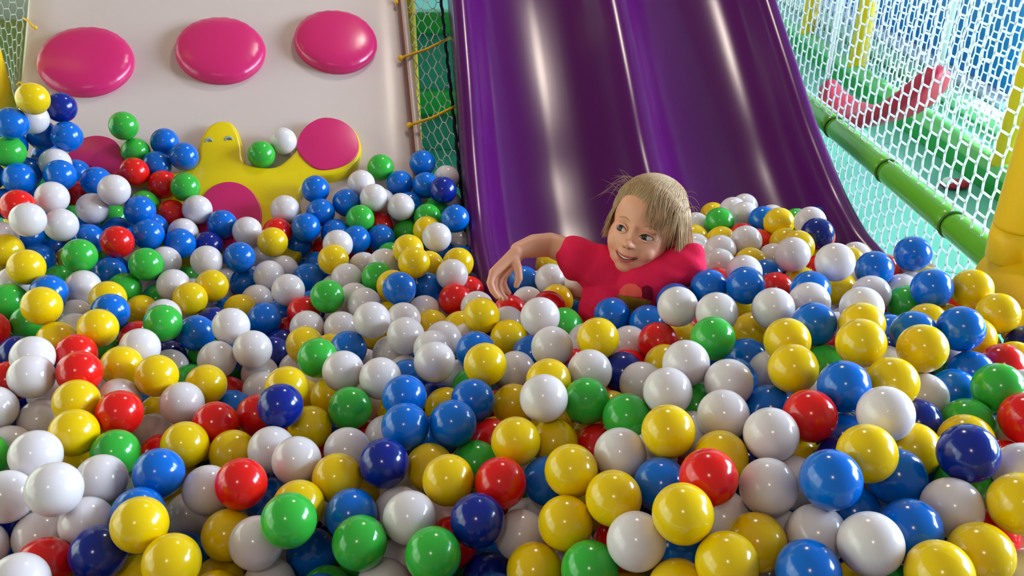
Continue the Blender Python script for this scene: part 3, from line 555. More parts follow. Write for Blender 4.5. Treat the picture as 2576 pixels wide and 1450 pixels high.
HEAP = """
W -1090 1892 631
B -1104 1936 578
B -1153 1887 570
B -1121 1960 515
W -1052 1868 532
B -1164 1787 532
B -1122 1865 512
G -1126 1907 455
B -1059 1957 474
G -888 1910 412
R -1034 1902 439
B -1133 1776 470
G -1095 1826 381
G -944 1865 394
B -1107 1838 449
G -1031 1842 402
W -1097 1666 436
B -1077 1727 407
B -1049 1762 354
B -1035 1674 381
W -1002 1515 403
B -982 1793 394
B -913 1802 389
B -845 1838 382
W -776 1836 371
N -714 1815 347
B -684 1879 299
Y -989 1723 356
G -963 1794 327
B -914 1896 305
G -975 1629 351
G -784 1653 291
G -753 1754 284
G -792 1845 276
W -678 1784 265
W -670 1714 260
Y -930 1541 341
W -873 1477 349
W -701 1487 345
N -618 1523 307
B -630 1626 272
Y -581 1585 303
W -680 1554 282
R -956 1339 401
N -889 1298 374
R -719 1401 344
G -783 1391 318
N -675 1415 292
G -612 1443 282
W -768 1167 381
W -648 1353 310
G -594 1309 305
R -853 1202 381
W -709 1258 326
Y -610 1198 315
B -495 1226 305
R -556 1072 328
W -766 1032 374
Y -666 1013 347
G -764 971 408
W -669 1162 319
W -550 1003 338
B -679 856 314
W -698 826 374
B -458 874 309
Y -492 807 335
Y -556 783 322
W -323 816 319
Y -381 778 335
W -174 2135 395
W -336 2043 365
B -267 2046 355
G -198 2047 339
G -213 1979 350
W -169 2125 326
R -336 1976 327
G -268 1969 309
Y -208 1909 345
W -134 1974 276
B -124 1864 287
Y -121 1721 349
B -433 1905 339
R -566 1878 354
R -465 1934 284
G -494 1992 257
G -258 1901 297
Y -233 1729 378
G -291 1840 307
Y -191 1750 327
W -346 1777 311
W -292 1742 337
Y -256 1616 346
W -606 1867 297
W -535 1780 301
B -470 1851 277
B -516 1889 239
R -380 1923 259
W -613 1809 259
B -176 1918 281
W -405 1718 282
R -96 1678 299
W -72 1538 336
W -564 1652 291
B -443 1660 274
B -503 1623 272
R -477 1559 262
W -339 1606 320
W -186 1575 306
Y -264 1573 292
Y -165 1508 309
W -87 1410 334
Y -104 1477 323
W -9 1454 347
Y -354 1408 311
Y -278 1491 304
N -472 1485 276
N -471 1419 299
W -377 1627 265
Y -332 1530 278
W -214 1712 271
W -478 1349 298
W -415 1378 288
W -289 1393 287
W -232 1378 325
W -198 1317 319
B -185 1255 350
W -96 1269 341
N -134 1210 335
R -240 1123 319
W -199 1082 357
Y -191 1165 345
G -69 1208 363
Y -377 1259 306
W -365 1328 300
B -115 1081 361
W -240 1212 326
B 35 1305 370
R 109 1228 390
Y 253 1184 426
Y 302 1297 404
Y 152 1074 410
G 276 1044 443
W 256 974 444
W 196 939 434
R 200 1235 385
Y 128 1717 328
Y 154 1652 328
Y 93 1553 344
W 33 1583 323
R 73 1489 363
R -4 1523 335
Y 108 1431 349
G 97 1374 389
W 135 1315 390
B 305 1394 430
Y 427 1416 409
R 351 1348 404
W 453 1929 347
W 573 1937 372
B 600 1874 386
W 661 1736 442
R 547 1839 357
R 561 1772 373
Y 432 1846 351
Y 487 1803 365
Y 610 1727 395
Y 592 1600 446
Y 704 1599 409
W 422 1777 359
Y 510 1635 390
W 570 1671 383
B 521 1559 399
Y 586 1532 396
R 630 1602 387
R 519 1479 410
Y 613 1420 447
W 677 1490 416
W 740 1426 433
W 784 1476 412
W 551 1245 453
Y 834 1523 401
Y 669 1663 386
R 415 1524 398
B 639 1235 454
N 613 1164 453
W 578 1106 472
Y 706 1251 466
Y 765 1305 437
R 834 1318 431
R 819 1385 421
Y 767 1210 463
W 807 1249 418
N 864 1216 443
Y 813 1160 446
R 538 1173 454
W 526 1061 483
Y 892 1280 438
Y 478 1208 447
W 763 1045 468
W 692 947 461
R 650 885 462
B 452 937 472
N 428 872 480
W 429 1040 466
Y 382 919 456
W 630 748 431
W 590 693 460
G 436 681 445
Y 416 732 402
G 566 827 479
R 568 759 462
B 552 885 442
Y 153 784 329
R 141 825 384
W -158 905 365
G -248 814 307
B -23 774 336
B -368 987 311
R -82 865 346
W -165 877 292
W -104 929 326
Y -782 1030 174
Y -714 1335 233
G -1218 1481 306
N -450 408 167
W -945 962 177
W 406 592 348
R 76 524 339
N -557 715 175
W -953 1325 331
W -374 603 136
R 710 1791 380
Y 10 705 334
W 733 1747 273
R -40 1077 208
W -1242 1182 388
Y -315 1500 96
B -483 1490 108
B 791 717 219
W -985 1280 185
W -518 970 133
R 36 1296 174
G -1183 847 156
R 632 636 317
Y -198 1649 164
G -1158 1264 204
W -1230 442 318
Y -728 794 224
G -1210 1640 405
W 259 444 388
W 21 483 221
W -929 456 216
Y -428 931 247
N 212 612 371
W -433 1181 216
Y -805 920 309
Y -248 571 187
R -999 571 153
W -681 1043 181
Y 733 1188 287
W 599 1816 291
W -861 959 261
G 639 2032 270
W 175 787 247
W 642 1539 318
Y 817 659 432
Y 972 645 437
W 469 542 370
N -1225 1059 311
G -1013 469 254
N -1017 770 166
W -186 786 199
B -887 686 347
W 931 836 352
Y -756 1377 140
N 440 748 254
W 72 1092 198
B 374 432 238
W -222 1259 172
W -1209 1351 247
N -33 556 243
Y -789 811 146
Y -845 1354 201
W -16 1232 200
W -425 1380 125
Y -142 1110 171
B -627 1015 278
Y 998 1140 328
G 745 1192 394
W 734 1437 266
B 466 1362 359
G 180 1191 262
N -706 1401 211
Y 151 827 192
W 466 1976 267
B -988 690 337
Y -877 747 249
R -1265 1362 372
Y 119 1253 304
Y 579 738 254
W -1037 1062 377
Y -1122 678 336
B -601 1340 104
G 316 672 279
R 683 1015 296
W -1155 1378 345
B 551 540 336
G -100 1175 186
W -1132 956 181
W -220 1352 102
R -564 488 283
B -947 572 237
Y 893 1617 248
B -1067 924 339
Y -535 804 260
N 820 547 438
G -180 1500 137
W -293 696 273
W 559 1053 303
Y -1179 855 352
R -231 1149 218
W -654 471 294
B 437 937 398
G 436 1254 245
G 812 1052 280
R -718 693 270
W -688 1351 113
B 875 1183 209
G -366 1187 172
W -216 1341 249
W -305 694 346
Y 434 1585 232
W -439 1079 212
W -871 623 204
R 440 1022 340
B -1222 1249 254
R -717 1131 237
R 57 724 227
R -717 821 121
W 885 489 353
Y -546 409 365
B -35 559 338
W -533 548 390
N 329 420 408
W -796 453 345
R 156 611 415
B 776 1104 383
W 579 1746 261
B 509 1350 427
Y -282 819 184
R -141 603 368
N -124 1459 224
W 307 808 363
Y -719 439 241
W -423 1458 232
B 908 1435 306
B 557 1538 320
R -494 546 328
G 133 605 282
N -974 428 313
N -991 796 235
R 229 1008 362
W 353 1050 260
W -394 1461 90
Y 247 598 440
W 979 461 407
R 905 432 442
G -809 581 260
Y -983 1538 252
B -125 640 237
B 708 1384 333
R 299 1260 203
W 880 463 234
Y -1186 1553 385
B 10 412 328
Y 910 650 265
N 201 1017 259
N -961 1478 324
R 709 1622 186
Y -633 583 288
R -288 1208 214
W 324 1389 218
B 649 1680 280
W 542 738 370
W -476 608 209
B -985 1207 134
G 806 790 476
R 747 1656 240
W 386 490 465
R -150 506 268
R 860 760 374
W -227 1268 259
W -165 990 328
G 702 1085 305
R -693 1468 159
Y -837 528 180
W 214 576 302
W 25 1696 209
Y 742 520 279
G -559 1425 190
W 97 1365 242
W -1260 1447 367
B -413 555 220
G 127 667 218
W -1018 1160 258
B -305 1005 171
Y -391 447 201
Y -866 1246 204
W 874 2164 224
B -169 1174 260
W 659 1831 224
B -1087 1225 154
Y -593 1041 129
B -529 881 145
W -1056 618 294
Y 871 1109 402
B 495 1426 305
G -761 615 338
Y 662 1868 307
W -884 1049 328
B -1224 1025 187
Y 826 1649 325
B 978 546 391
W -261 795 121
Y -861 820 269
R -560 1161 154
R -1251 617 182
W -72 1322 300
B -53 865 162
W -922 1206 269
G -930 853 295
W -268 1003 285
W -120 1363 178
N 308 934 419
Y -1024 1234 383
R -1217 806 318
W 278 917 302
G -301 1487 186
N -730 956 301
W 947 1017 322
W -476 512 155
W -441 751 206
W -1260 882 258
W 317 1211 340
W 634 449 412
R 320 740 262
W -714 595 253
N -235 1444 207
G -621 956 329
W 500 639 433
B 889 544 432
G 223 1638 267
W 855 1260 297
W -832 429 253
Y 126 1139 207
W -629 769 153
Y 920 1117 299
Y 874 1025 258
B 867 919 400
B -535 1372 122
Y 793 967 279
W -318 1593 244
B 72 1288 260
Y 764 962 350
R 281 582 241
B -153 915 181
B -407 1600 163
B 825 539 290
Y -630 1426 111
W -157 706 185
Y -928 1199 368
B 765 1333 252
Y -752 772 300
W -418 862 145
W -1019 537 322
W 534 493 264
W 252 731 317
Y -1018 429 130
W -879 1079 187
W -1256 546 199
W 307 643 415
B -403 836 227
W -1054 1408 394
N 30 1610 195
B 391 1093 359
W -220 1789 272
N -1242 586 338
R -278 616 249
G 301 1068 331
W 394 1113 270
G 386 662 234
B -1078 585 224
G 480 445 367
B -908 1410 159
B 892 417 301
W 514 1250 327
N 390 1433 187
N 758 1006 230
B -1111 1107 171
W -786 618 196
Y -909 443 149
B -1148 429 202
W 621 1693 192
W -1200 962 289
Y -1242 782 195
B -786 943 151
W -852 1144 173
W 968 1330 242
W -947 898 245
N 616 1555 244
Y 534 2092 307
W 659 1251 235
G -85 764 185
N 749 738 273
W 297 477 252
R 498 1109 359
G -722 534 164
G -395 997 207
Y 112 938 343
N 242 853 286
W 440 443 458
W -264 698 123
N 579 822 385
Y 102 1003 306
Y 563 1272 271
G -1085 503 213
W 884 1375 199
B -731 891 251
R -1199 721 232
G 178 441 388
W 995 1095 206
N -800 1075 287
G -272 1552 201
B -1224 961 146
W -578 651 243
N 794 1118 314
Y -1092 1396 247
N 853 1181 329
W 797 1264 242
W 857 1615 389
R -1144 879 231
B 575 608 473
Y -116 1233 265
N -1063 1564 319
N -1059 1349 199
W -324 883 150
B -1182 1129 340
G -1181 1303 304
B 334 1235 416
B -341 508 356
Y -441 1165 132
Y -203 655 235
W -594 422 241
W 146 1327 153
Y -1137 1653 377
B 892 1298 345
N -116 1331 242
N -271 1438 128
W -311 422 311
W 534 931 376
N 625 746 355
B 371 891 301
G 384 1369 296
G 106 987 188
W 538 1459 202
R -1216 1255 394
B -744 878 149
B -997 1155 337
Y 701 739 419
W -328 1406 202
Y -394 786 139
B 417 1485 264
Y 379 1596 307
W 657 1175 253
W -1082 402 249
W 661 970 353
Y -698 539 368
B 556 406 247
N 319 1158 262
G -435 766 281
W -1288 519 134
Y 692 902 382
G -486 1283 209
R 609 859 279
Y -941 661 268
B 127 1709 245
W 978 783 339
Y -411 969 118
R -845 1127 267
Y 123 1118 324
W 142 1360 316
G 553 1285 378
W 719 644 327
Y 983 902 445
N 55 629 399
Y -580 1357 256
W 823 415 468
W 434 576 253
R 681 1610 302
W 995 430 328
B 892 919 300
W 961 525 473
G -850 1608 269
B -212 635 150
B -141 1052 281
Y 914 708 463
W 177 457 314
N -882 975 354
G 598 1445 309
Y 63 1093 366
W 743 515 458
W -1245 420 237
Y -26 1143 309
Y -372 408 269
Y -509 923 245
N -948 711 195
Y -1047 863 189
G -837 677 288
W 729 845 410
Y -984 1035 247
W -685 502 234
W -1143 436 287
B 429 1026 259
W -897 1508 250
Y -1137 963 354
B 17 779 172
G -602 1507 199
B 386 871 381
B 604 404 297
W -289 539 288
R -175 842 123
W 727 673 400
G -162 980 254
W -1017 1223 293
B 562 1047 398
W 802 881 462
W -1041 995 353
W 25 943 310
G -1294 644 305
G 614 560 363
W -713 651 195
Y -1154 1134 251
W -1116 470 349
R 889 644 342
N 12 867 233
W -428 1542 205
Y 904 1044 385
Y 673 1337 254
G -1184 546 253
W -633 808 227
Y 101 795 283
R 482 923 264
B -245 481 139
B 876 1013 459
W 454 1173 264
N 599 1592 182
W -1264 1733 423
W 683 1170 358
B -1088 834 273
Y -1010 965 218
B 4 749 273
B -1144 1509 326
W 194 1298 271
W 963 1246 358
N -496 457 352
G -1189 1080 142
W -1290 1324 178
B 324 869 251
Y -790 1267 320
G 25 1182 162
W -604 1341 178
B -934 880 168
B 551 907 308
N 222 876 374
W 757 436 396
Y -628 1220 213
W 984 553 233
W -1071 1046 139
W 109 1236 216
Y 160 873 322
W 332 1705 235
G 225 1091 313
W -363 1519 149
B -183 570 154
Y 474 1577 306
W 991 770 468
Y -359 593 304
N 546 1195 291
N -1256 1242 336
W 763 1704 371
N -619 417 366
W -836 870 139
G 890 1319 243
W 649 918 245
B 462 553 466
B 340 1083 464
R -369 1156 298
Y -377 678 127
N -720 1031 286
R 902 745 318
W -1290 1795 504
W -1241 1177 208
W -869 501 332
B -576 1588 222
W 488 1008 392
W -1029 881 280
W 43 1526 246
N -441 1455 164
B -320 1267 234
W -277 711 197
W -1099 725 382
B 486 841 390
W -627 668 172
G -1128 567 294
W -1285 790 295
B 143 1594 223
W -933 1102 283
G 987 617 290
G -242 921 250
Y -1253 662 357
B 75 837 182
W -1295 1884 527
B 325 1305 333
Y -1139 744 190
W -805 768 230
W -561 853 206
Y 830 1454 359
B 527 782 301
B -1072 1041 261
W 597 1324 417
W -1058 1280 276
W 331 518 329
Y 894 1773 240
W 70 1085 281
W -1153 1203 161
W -1240 739 341
W -1085 651 157
W 622 643 233
W -739 725 144
Y 673 402 288
Y 33 654 179
W 194 686 228
Y 858 2012 252
R -1109 1330 277
R -1128 1583 345
W -84 488 310
W 61 582 198
B 430 1805 232
W 820 824 363
B 373 611 470
R 840 870 247
G -1147 501 145
W 656 1983 345
W 845 790 301
W -822 424 158
Y -1266 692 237
N 742 713 345
G 115 501 398
G -96 434 187
G 244 511 411
W -1088 1513 403
N -780 1173 201
W 847 724 459
W -274 1625 182
Y 27 946 229
Y 889 842 464
W 920 565 332
Y 851 1383 323
R -838 851 375
Y 694 816 312
Y -1287 504 299
B 716 1378 202
W -562 1050 199
R -127 1297 135
N 549 596 404
W -332 1675 183
B -200 436 352
N 182 643 313
W 486 677 317
W -558 972 243
W 891 1535 228
N -103 574 238
Y 67 1652 254
N 80 478 277
W 311 990 345
B 715 480 356
B 756 1568 342
Y -392 431 356
B -437 638 143
W -182 1044 145
W -1214 1833 484
B 559 1382 369
G 317 1377 343
R 617 635 398
G -659 1107 265
Y -562 1128 222
N -195 1562 237
W 415 1278 331
B 885 1930 262
Y -183 515 336
B 808 418 339
R 201 1277 188
W -1052 1259 206
G 486 428 271
W 718 592 449
Y 867 2027 162
W -636 691 307
W 519 700 246
N -857 1229 299
Y -511 424 220
B 877 1531 336
N 769 854 261
N -816 1443 182
W -342 1392 70
W -424 1363 196
N -1108 1218 299
G -121 870 235
Y -275 471 204
W 854 1899 182
B -887 1368 306
W 943 850 239
R -573 489 144
W -68 440 373
Y -281 473 373
B -508 1502 209
Y -1135 631 212
B -1034 960 148
G -1273 498 378
Y -698 1242 206
W -983 1351 166
Y -912 1243 143
G -695 663 357
B 334 423 334
Y -457 1046 153
N -768 551 370
W 792 1125 226
Y 683 1289 390
N -1109 1182 380
R 572 413 409
B 807 636 353
W -764 1456 232
B -277 611 331
Y 939 1267 244
N 238 1340 179
B 668 579 287
B -552 1407 304
B -773 860 346
Y -676 1593 210
W -615 496 362
Y -522 703 339
Y -55 695 186
R 609 1889 244
N -913 706 130
Y 421 1445 332
B -1239 1236 149
W 911 614 410
B -1152 568 167
W -859 923 187
W 72 1168 288
W -262 426 260
W 974 1194 217
R 721 541 214
W -498 1253 112
N -1020 702 211
W 815 1082 437
B 658 1227 305
N -932 509 284
W -213 676 341
W -825 833 203
W -795 981 241
Y 265 1156 336
Y 673 1773 311
W 871 625 477
W -319 760 257
B -1287 1364 302
W 959 1196 306
W -953 992 341
Y 983 689 355
W -1047 1081 203
W -732 1611 257
W 408 519 292
Y 304 550 463
W 750 414 283
R 162 1083 274
B -981 881 358
W 300 1333 252
G -219 728 242
W 423 853 256
W -778 478 244
W 998 972 234
W 336 700 379
Y -429 569 331
R 905 942 228
W -283 1342 158
G -1010 1422 313
R -571 1258 167
W -1283 1543 434
G 997 713 282
G -639 549 204
W 964 1129 426
R 262 940 228
G -37 994 174
W 665 563 410
W -702 1499 232
B 519 1770 305
Y -237 1064 242
W 684 466 457
N 377 1005 391
W -316 926 251
W -85 983 249
Y -904 1279 307
Y 839 1059 356
Y -940 1430 230
W 547 1964 256
Y -1203 519 328
Y -277 1130 118
Y -465 1125 281
N 410 1653 211
W -445 717 367
Y -631 1129 156
G -204 862 191
R 805 713 308
W -1299 1144 184
N -9 628 369
N -445 477 260
W 686 796 455
Y -520 797 167
B 504 1503 245
W -1068 772 248
W 693 1179 474
W -636 1220 121
Y 499 728 436
Y 732 560 388
B -1273 983 321
Y -106 715 347
Y 190 919 265
B 907 1476 170
G -514 613 295
Y -530 1029 272
W -904 781 138
W 454 1326 224
Y 938 943 379
R -308 1122 284
B 598 1347 229
W -180 481 201
W -1295 1632 393
R -1175 1200 369
W 898 1173 381
G -82 632 296
W -1084 1334 342
N 350 796 295
W -374 1285 119
B 412 960 291
Y -406 681 319
W -612 959 189
W 875 1109 213
Y -834 677 177
W 232 1142 212
Y 854 1825 286
W 326 1100 387
B -968 604 375
N 199 448 228
Y 133 1394 179
Y -292 1742 227
B -899 1715 333
N 589 1132 284
W -133 1571 101
W -499 1693 235
W 272 1251 269
N 709 1932 327
Y 531 657 374
W -800 1263 236
Y -1246 894 183
N -87 706 248
W 204 1073 214
W 5 419 183
N -33 510 176
W 105 684 343
B 976 973 435
Y 658 1462 268
R -950 1090 194
N 608 1318 315
W 988 1020 384
W 614 1232 362
N 373 1214 261
B 1000 737 403
G -76 594 165
W -1123 697 247
N -933 647 165
Y 92 1881 265
W -781 732 350
B -369 1114 188
Y 246 646 257
G -1140 1266 374
Y -1115 1060 383
W -638 729 241
B -443 668 246
N -499 541 252
W 181 555 233
B -1297 964 190
W 445 1884 259
W 540 1851 259
Y 25 1449 205
W 500 1664 269
B 349 1639 258
B -668 430 163
Y -788 492 140
G -582 875 303
N -1203 1420 233
N -782 1249 142
Y 69 745 319
B -1082 402 320
W 712 1516 257
W 113 424 362
G 434 1151 391
Y 696 1487 339
Y 775 738 405
Y -736 413 164
W -1178 407 143
B 411 531 411
W 522 537 432
W -1272 461 184
N 813 2080 302
B -818 1460 298
N -75 530 386
R -836 607 347
B -155 433 280
N 970 891 309
W -1048 757 335
W -513 746 228
B -114 553 321
B -43 1194 137
W 701 627 211
N 618 1120 362
W -1190 1554 298
N -562 621 154
Y 520 487 485
W 350 601 238
Y 776 987 427
W -407 639 380
W 54 1015 238
B 728 942 267
N 20 1188 240
N -379 1053 284
W 725 1815 238
B 473 617 365
B -186 587 238
Y -1033 459 341
W -141 1552 188
B 975 1339 359
W 661 735 291
G 878 1665 191
W -463 1321 112
G -631 897 220
N -1145 1059 287
Y -116 807 137
B -580 817 137
Y 770 584 266
R 200 1140 357
B -538 1211 223
W -389 1253 200
Y 28 905 163
B -1185 917 382
Y -1121 1482 241
Y -1203 1004 357
Y 92 517 194
Y 355 642 328
Y 897 1686 321
B -1091 1103 317
W -1180 619 310
W -887 897 352
Y -1024 1414 207
Y 673 1737 223
Y 497 1344 298
W 730 1316 312
B -964 1187 206
Y -1290 1097 276
B -316 536 222
Y 52 551 270
G -926 564 158
W -961 788 309
W 963 1310 422
W 852 1277 197
N 836 480 421
Y -1277 888 360
W -1299 1277 275
Y -638 608 356
W -123 1425 107
G -1044 1479 250
W -1015 1353 261
B -334 919 329
W 838 972 346
B -1113 819 175
G -1163 642 381
R -1274 822 140
W -892 602 271
W 827 645 286
W -865 1413 258
W -74 408 276
W -897 440 302
Y -520 1551 152
Y 468 771 367
W -684 1280 142
R 603 510 226
B -1295 758 382
G -1085 1154 217
B 188 544 373
Y 406 686 349
W 683 736 220
Y -111 806 298
B 5 571 157
W -952 1293 249
B -705 959 187
B -1287 1040 361
Y -153 1406 295
N -1001 617 209
N 168 986 331
B 552 581 271
R -1013 1138 174
G 625 1503 186
W 495 1709 199
W -408 452 131
W -999 1072 310
W -589 1498 129
N -649 885 141
Y -431 563 143
W -1184 1477 407
W 633 1050 256
G -983 753 372
W 946 1041 206
W -352 404 137
B -705 1109 163
W 4 620 301
Y -474 1433 69
B 245 1346 315
W -1110 1313 146
N 846 1827 171
B 533 987 304
W 508 1907 286
G -1211 639 241
W 87 887 276
Y 479 1112 286
B -558 625 393
W 732 1655 325
Y 49 459 412
R -136 639 164
W -238 402 175
W -681 937 358
N 908 1459 238
Y -1279 1077 179
W -1123 810 332
N -565 1221 106
B 259 1000 295
B -873 1112 395
N -876 427 370
W 742 1030 375
G -168 975 143
B -314 1663 253
B -924 1650 299
B -657 789 303
B -474 825 213
B -354 643 205
G 511 848 283
W -1298 420 347
W -496 1094 115
Y 754 1550 210
B -1222 700 137
W -954 482 358
G -329 518 135
B -1244 1521 356
R 863 2094 209
B 938 490 295
R -1274 1438 255
Y -29 1052 272
R -327 1244 163
B 887 1603 327
W 515 1694 338
W 55 1759 271
Y -664 724 376
G -84 922 195
Y 467 513 241
W 616 511 461
R 896 1391 400
N 560 473 378
Y -215 1559 154
W -149 1703 197
W -973 483 133
W -1014 959 298
W 467 1395 206
B 971 618 372
W 269 414 238
B -923 935 304
G 426 1660 300
W 332 792 428
W 624 876 366
B 782 1507 306
W -1281 1257 207
B 996 1243 436
W 592 1882 314
R 298 586 352
Y -480 1608 177
B -1209 488 196
W 838 469 303
Y 738 412 481
R 694 1952 250
B -227 1430 276
W 250 788 246
W 78 858 343
B 673 470 270
R 786 1374 360
G 808 904 319
W 637 1422 379
N 254 423 457
B -379 501 258
R -1271 1160 312
N -727 537 288
W 156 1763 280
W -1109 978 287
G 68 1356 312
N 378 1294 215
B 325 497 405
R 844 976 218
Y -109 1131 261
R 180 1208 173
W 619 982 425
W 338 1597 184
W -449 406 269
W -964 1084 386
G -307 1054 255
W -233 912 129
W -1116 1025 198
N -905 760 362
W -137 457 373
N -789 1326 273
W 396 461 351
B -642 1256 296
G -907 1308 183
B 500 1614 204
W -1048 652 379
B 102 441 199
W 474 640 257
W -180 628 303
Y -918 1023 225
R 528 1623 323
W 123 1823 236
W -269 548 378
B -959 599 305
Y 790 1191 207
W 460 1518 177
R 61 639 240
B -788 1162 314
W -1228 1760 483
Y 885 725 234
N -1077 543 365
R -648 1449 212
G 818 548 367
G -1159 1734 399
B 20 535 407
Y 602 1622 272
W 969 1297 302
Y -192 1329 178
Y -661 401 236
Y 133 400 277
W 726 1272 244
R -705 1207 131
W 621 2111 324
W -999 642 135
W -1200 1186 301
Y -155 1212 162
W -821 584 138
Y -768 409 281
W -11 725 127
Y -600 413 132
W -1171 735 324
B -36 1146 210
B 480 1190 326
Y -1300 598 134
W 546 1576 258
Y -59 1281 152
R 509 1052 256
B 786 1252 312
W -500 1387 207
W -263 1221 124
B -81 489 229
B -1294 737 178
W -1161 1442 293
G 267 664 337
W 517 1141 235
W 244 500 330
B 443 1517 329
W 780 1303 359
B 991 450 238
N -744 1552 218
W 918 786 401
N -304 1076 154
B 592 977 268
N -1068 1452 340
G -1288 1287 388
W -866 889 258
W 464 1276 381
R -323 768 139
G -36 622 216
N -986 421 198
R 767 1476 217
R 775 620 204
W -220 1533 86
B -143 739 275
W -138 1633 257
B -760 1203 261
G -921 1149 157
B 685 825 234
R 786 1615 385
B 72 1430 288
Y 864 416 382
G -586 1269 240
W 676 1065 400
Y -1042 840 352
N -1192 618 133
W -564 731 274
B -732 428 356
W -211 745 148
N -787 829 262
R -398 1671 205
B 727 1245 352
G -485 1131 183
B -921 553 346
W 505 405 428
Y -370 1026 129
R -1297 844 209
W 895 1464 414
W -765 1092 201
G 156 709 298
B 31 405 260
Y -222 927 318
W 411 1195 334
G 243 415 304
W -573 562 324
W 28 1385 246
W -1207 946 214
W -549 542 201
W -1125 1428 401
W -299 1567 119
W -1186 1328 166
B 662 689 377
W 208 1372 238
W 121 916 195
W -705 1655 306
W 41 1519 173
R 329 953 267
B -1239 1013 260
Y -160 1807 237
W 611 1955 293
W 857 1745 306
Y 444 883 335
Y -9 1583 263
Y -1062 529 144
Y 819 408 262
Y 835 946 460
Y -996 1037 165
W -75 1069 142
W -834 1296 150
W -1142 770 258
Y -816 1509 219
B -1097 897 153
R -447 1234 163
Y 250 1214 182
Y 971 1073 279
N -845 990 175
Y -1087 725 133
Y -947 816 378
N 313 468 468
B -1085 433 150
W 229 1269 324
R -19 1650 247
B -1285 1116 370
W -707 1325 343
Y -233 490 288
Y -365 726 209
G -1152 678 134
Y -1238 1131 154
W 176 551 448
B -424 508 372
Y 227 737 384
B 951 768 258
Y 661 401 462
W -1222 1111 223
R -388 932 184
R 725 1121 249
N -559 1508 267
W -807 994 329
B 365 530 238
W -348 1427 137
N -219 948 186
B -844 1028 260
G -861 1301 247
B 802 789 238
R -29 1257 283
W 566 2022 350
R -1261 1681 472
Y -475 999 242
W 651 503 327
Y 293 1102 226
N -1185 782 381
W -782 645 259
Y 563 1661 217
R -524 1295 287
Y 998 415 467
W -1213 538 143
W -112 535 149
N -451 1053 303
R 173 978 203
G 644 1392 296
W -985 1608 284
W 827 1960 143
B -241 758 350
R 999 848 356
W 720 884 306
W -46 797 239
W -301 1279 99
W -1141 1598 433
Y 538 424 327
Y -1176 1914 511
W -303 602 140
N 108 1157 411
W -819 799 330
B -1054 1780 452
G 693 1539 175
Y 124 744 223
N 101 403 433
N 405 805 378
W -22 460 289
W 667 688 461
W -282 1295 298
W -1066 704 289
W -1284 578 259
W -202 1446 84
W -911 1363 241
Y -657 1083 358
B -1161 554 380
R -915 798 207
Y -539 1167 280
W -843 1410 356
B 972 1061 443
Y 572 1172 372
R -172 1426 161
Y 690 406 396
R -1291 674 139
W -772 658 137
N 285 1631 216
Y 67 1410 160
N 309 889 360
W -1236 1595 349
B -371 1317 228
B 282 1019 233
Y -473 645 355
W -543 1436 83
W 565 652 312
W -318 1454 261
W 881 1570 169
B -412 1225 92
Y -362 1503 218
Y -100 701 134
R -208 1130 131
Y -1017 1304 376
Y 996 821 282
W 214 1659 200
W -32 1749 223
N -466 918 123
W -1189 421 375
W 185 470 454
G 695 1713 338
R -433 1535 135
W 509 994 469
B 859 1736 189
W -306 1336 247
B -1203 837 242
W 124 609 352
W 414 416 297
B 806 1391 229
N -1078 939 236
R 873 1701 252
W 157 720 372
W 516 2027 291
R -504 664 142
B 575 1453 378
W 550 1532 192
Y -813 915 391
N 755 909 416
Y -507 408 126
W -23 637 128
B -416 1789 278
G 620 1045 340
G 549 1400 254
B 234 859 214
W 497 1770 235
Y -985 718 272
Y -1115 1382 175
G -227 1712 201
W -156 1272 204
W -860 1546 309
Y 359 1157 361
W 479 1831 301
G 93 1436 222
Y 85 754 165
N -869 500 250
W -281 861 241
Y 147 494 247
R -507 678 213
W 39 1033 333
W -1 1344 302
B -913 1024 396
B -41 915 272
Y 135 1048 210
R 434 609 427
W 372 1763 237
B -1295 1468 428
Y -465 725 133
N 434 1736 217
G 898 576 264
R 23 1044 181
R -839 1018 391
W 592 1812 222
N -586 640 321
W 992 901 235
Y 905 693 390
W 623 796 249
W -907 1013 148
W 591 1189 233
W 998 1267 197
W 598 940 352
Y 744 1716 198
W -766 1313 186
G 399 406 415
W 398 1362 191
W -1180 775 144
N 649 1394 222
R 163 1196 333
R -1167 1690 454
B 416 781 311
Y 775 464 237
W 919 926 453
G -293 1110 213
B 997 536 319
R 257 943 364
R -352 579 372
R -162 406 198
N 103 562 439
W 456 1082 418
W 644 567 220
B 959 835 458
R 477 953 339
R -982 826 137
G -804 739 121
R -653 508 141
W 258 1113 392
R -115 1042 205
W -1140 912 293
W -175 1102 233
N 579 1693 306
B -869 633 129
W -990 518 204
Y -657 648 258
W 884 1963 188
G 671 1849 391
B -826 1742 332
Y 928 412 242
W 868 2224 265
W -905 1146 234
Y -767 706 212
G -1219 1092 388
W 36 1236 294
Y -1201 1332 369
Y -230 1282 101
W 708 1880 253
B 808 2136 228
"""
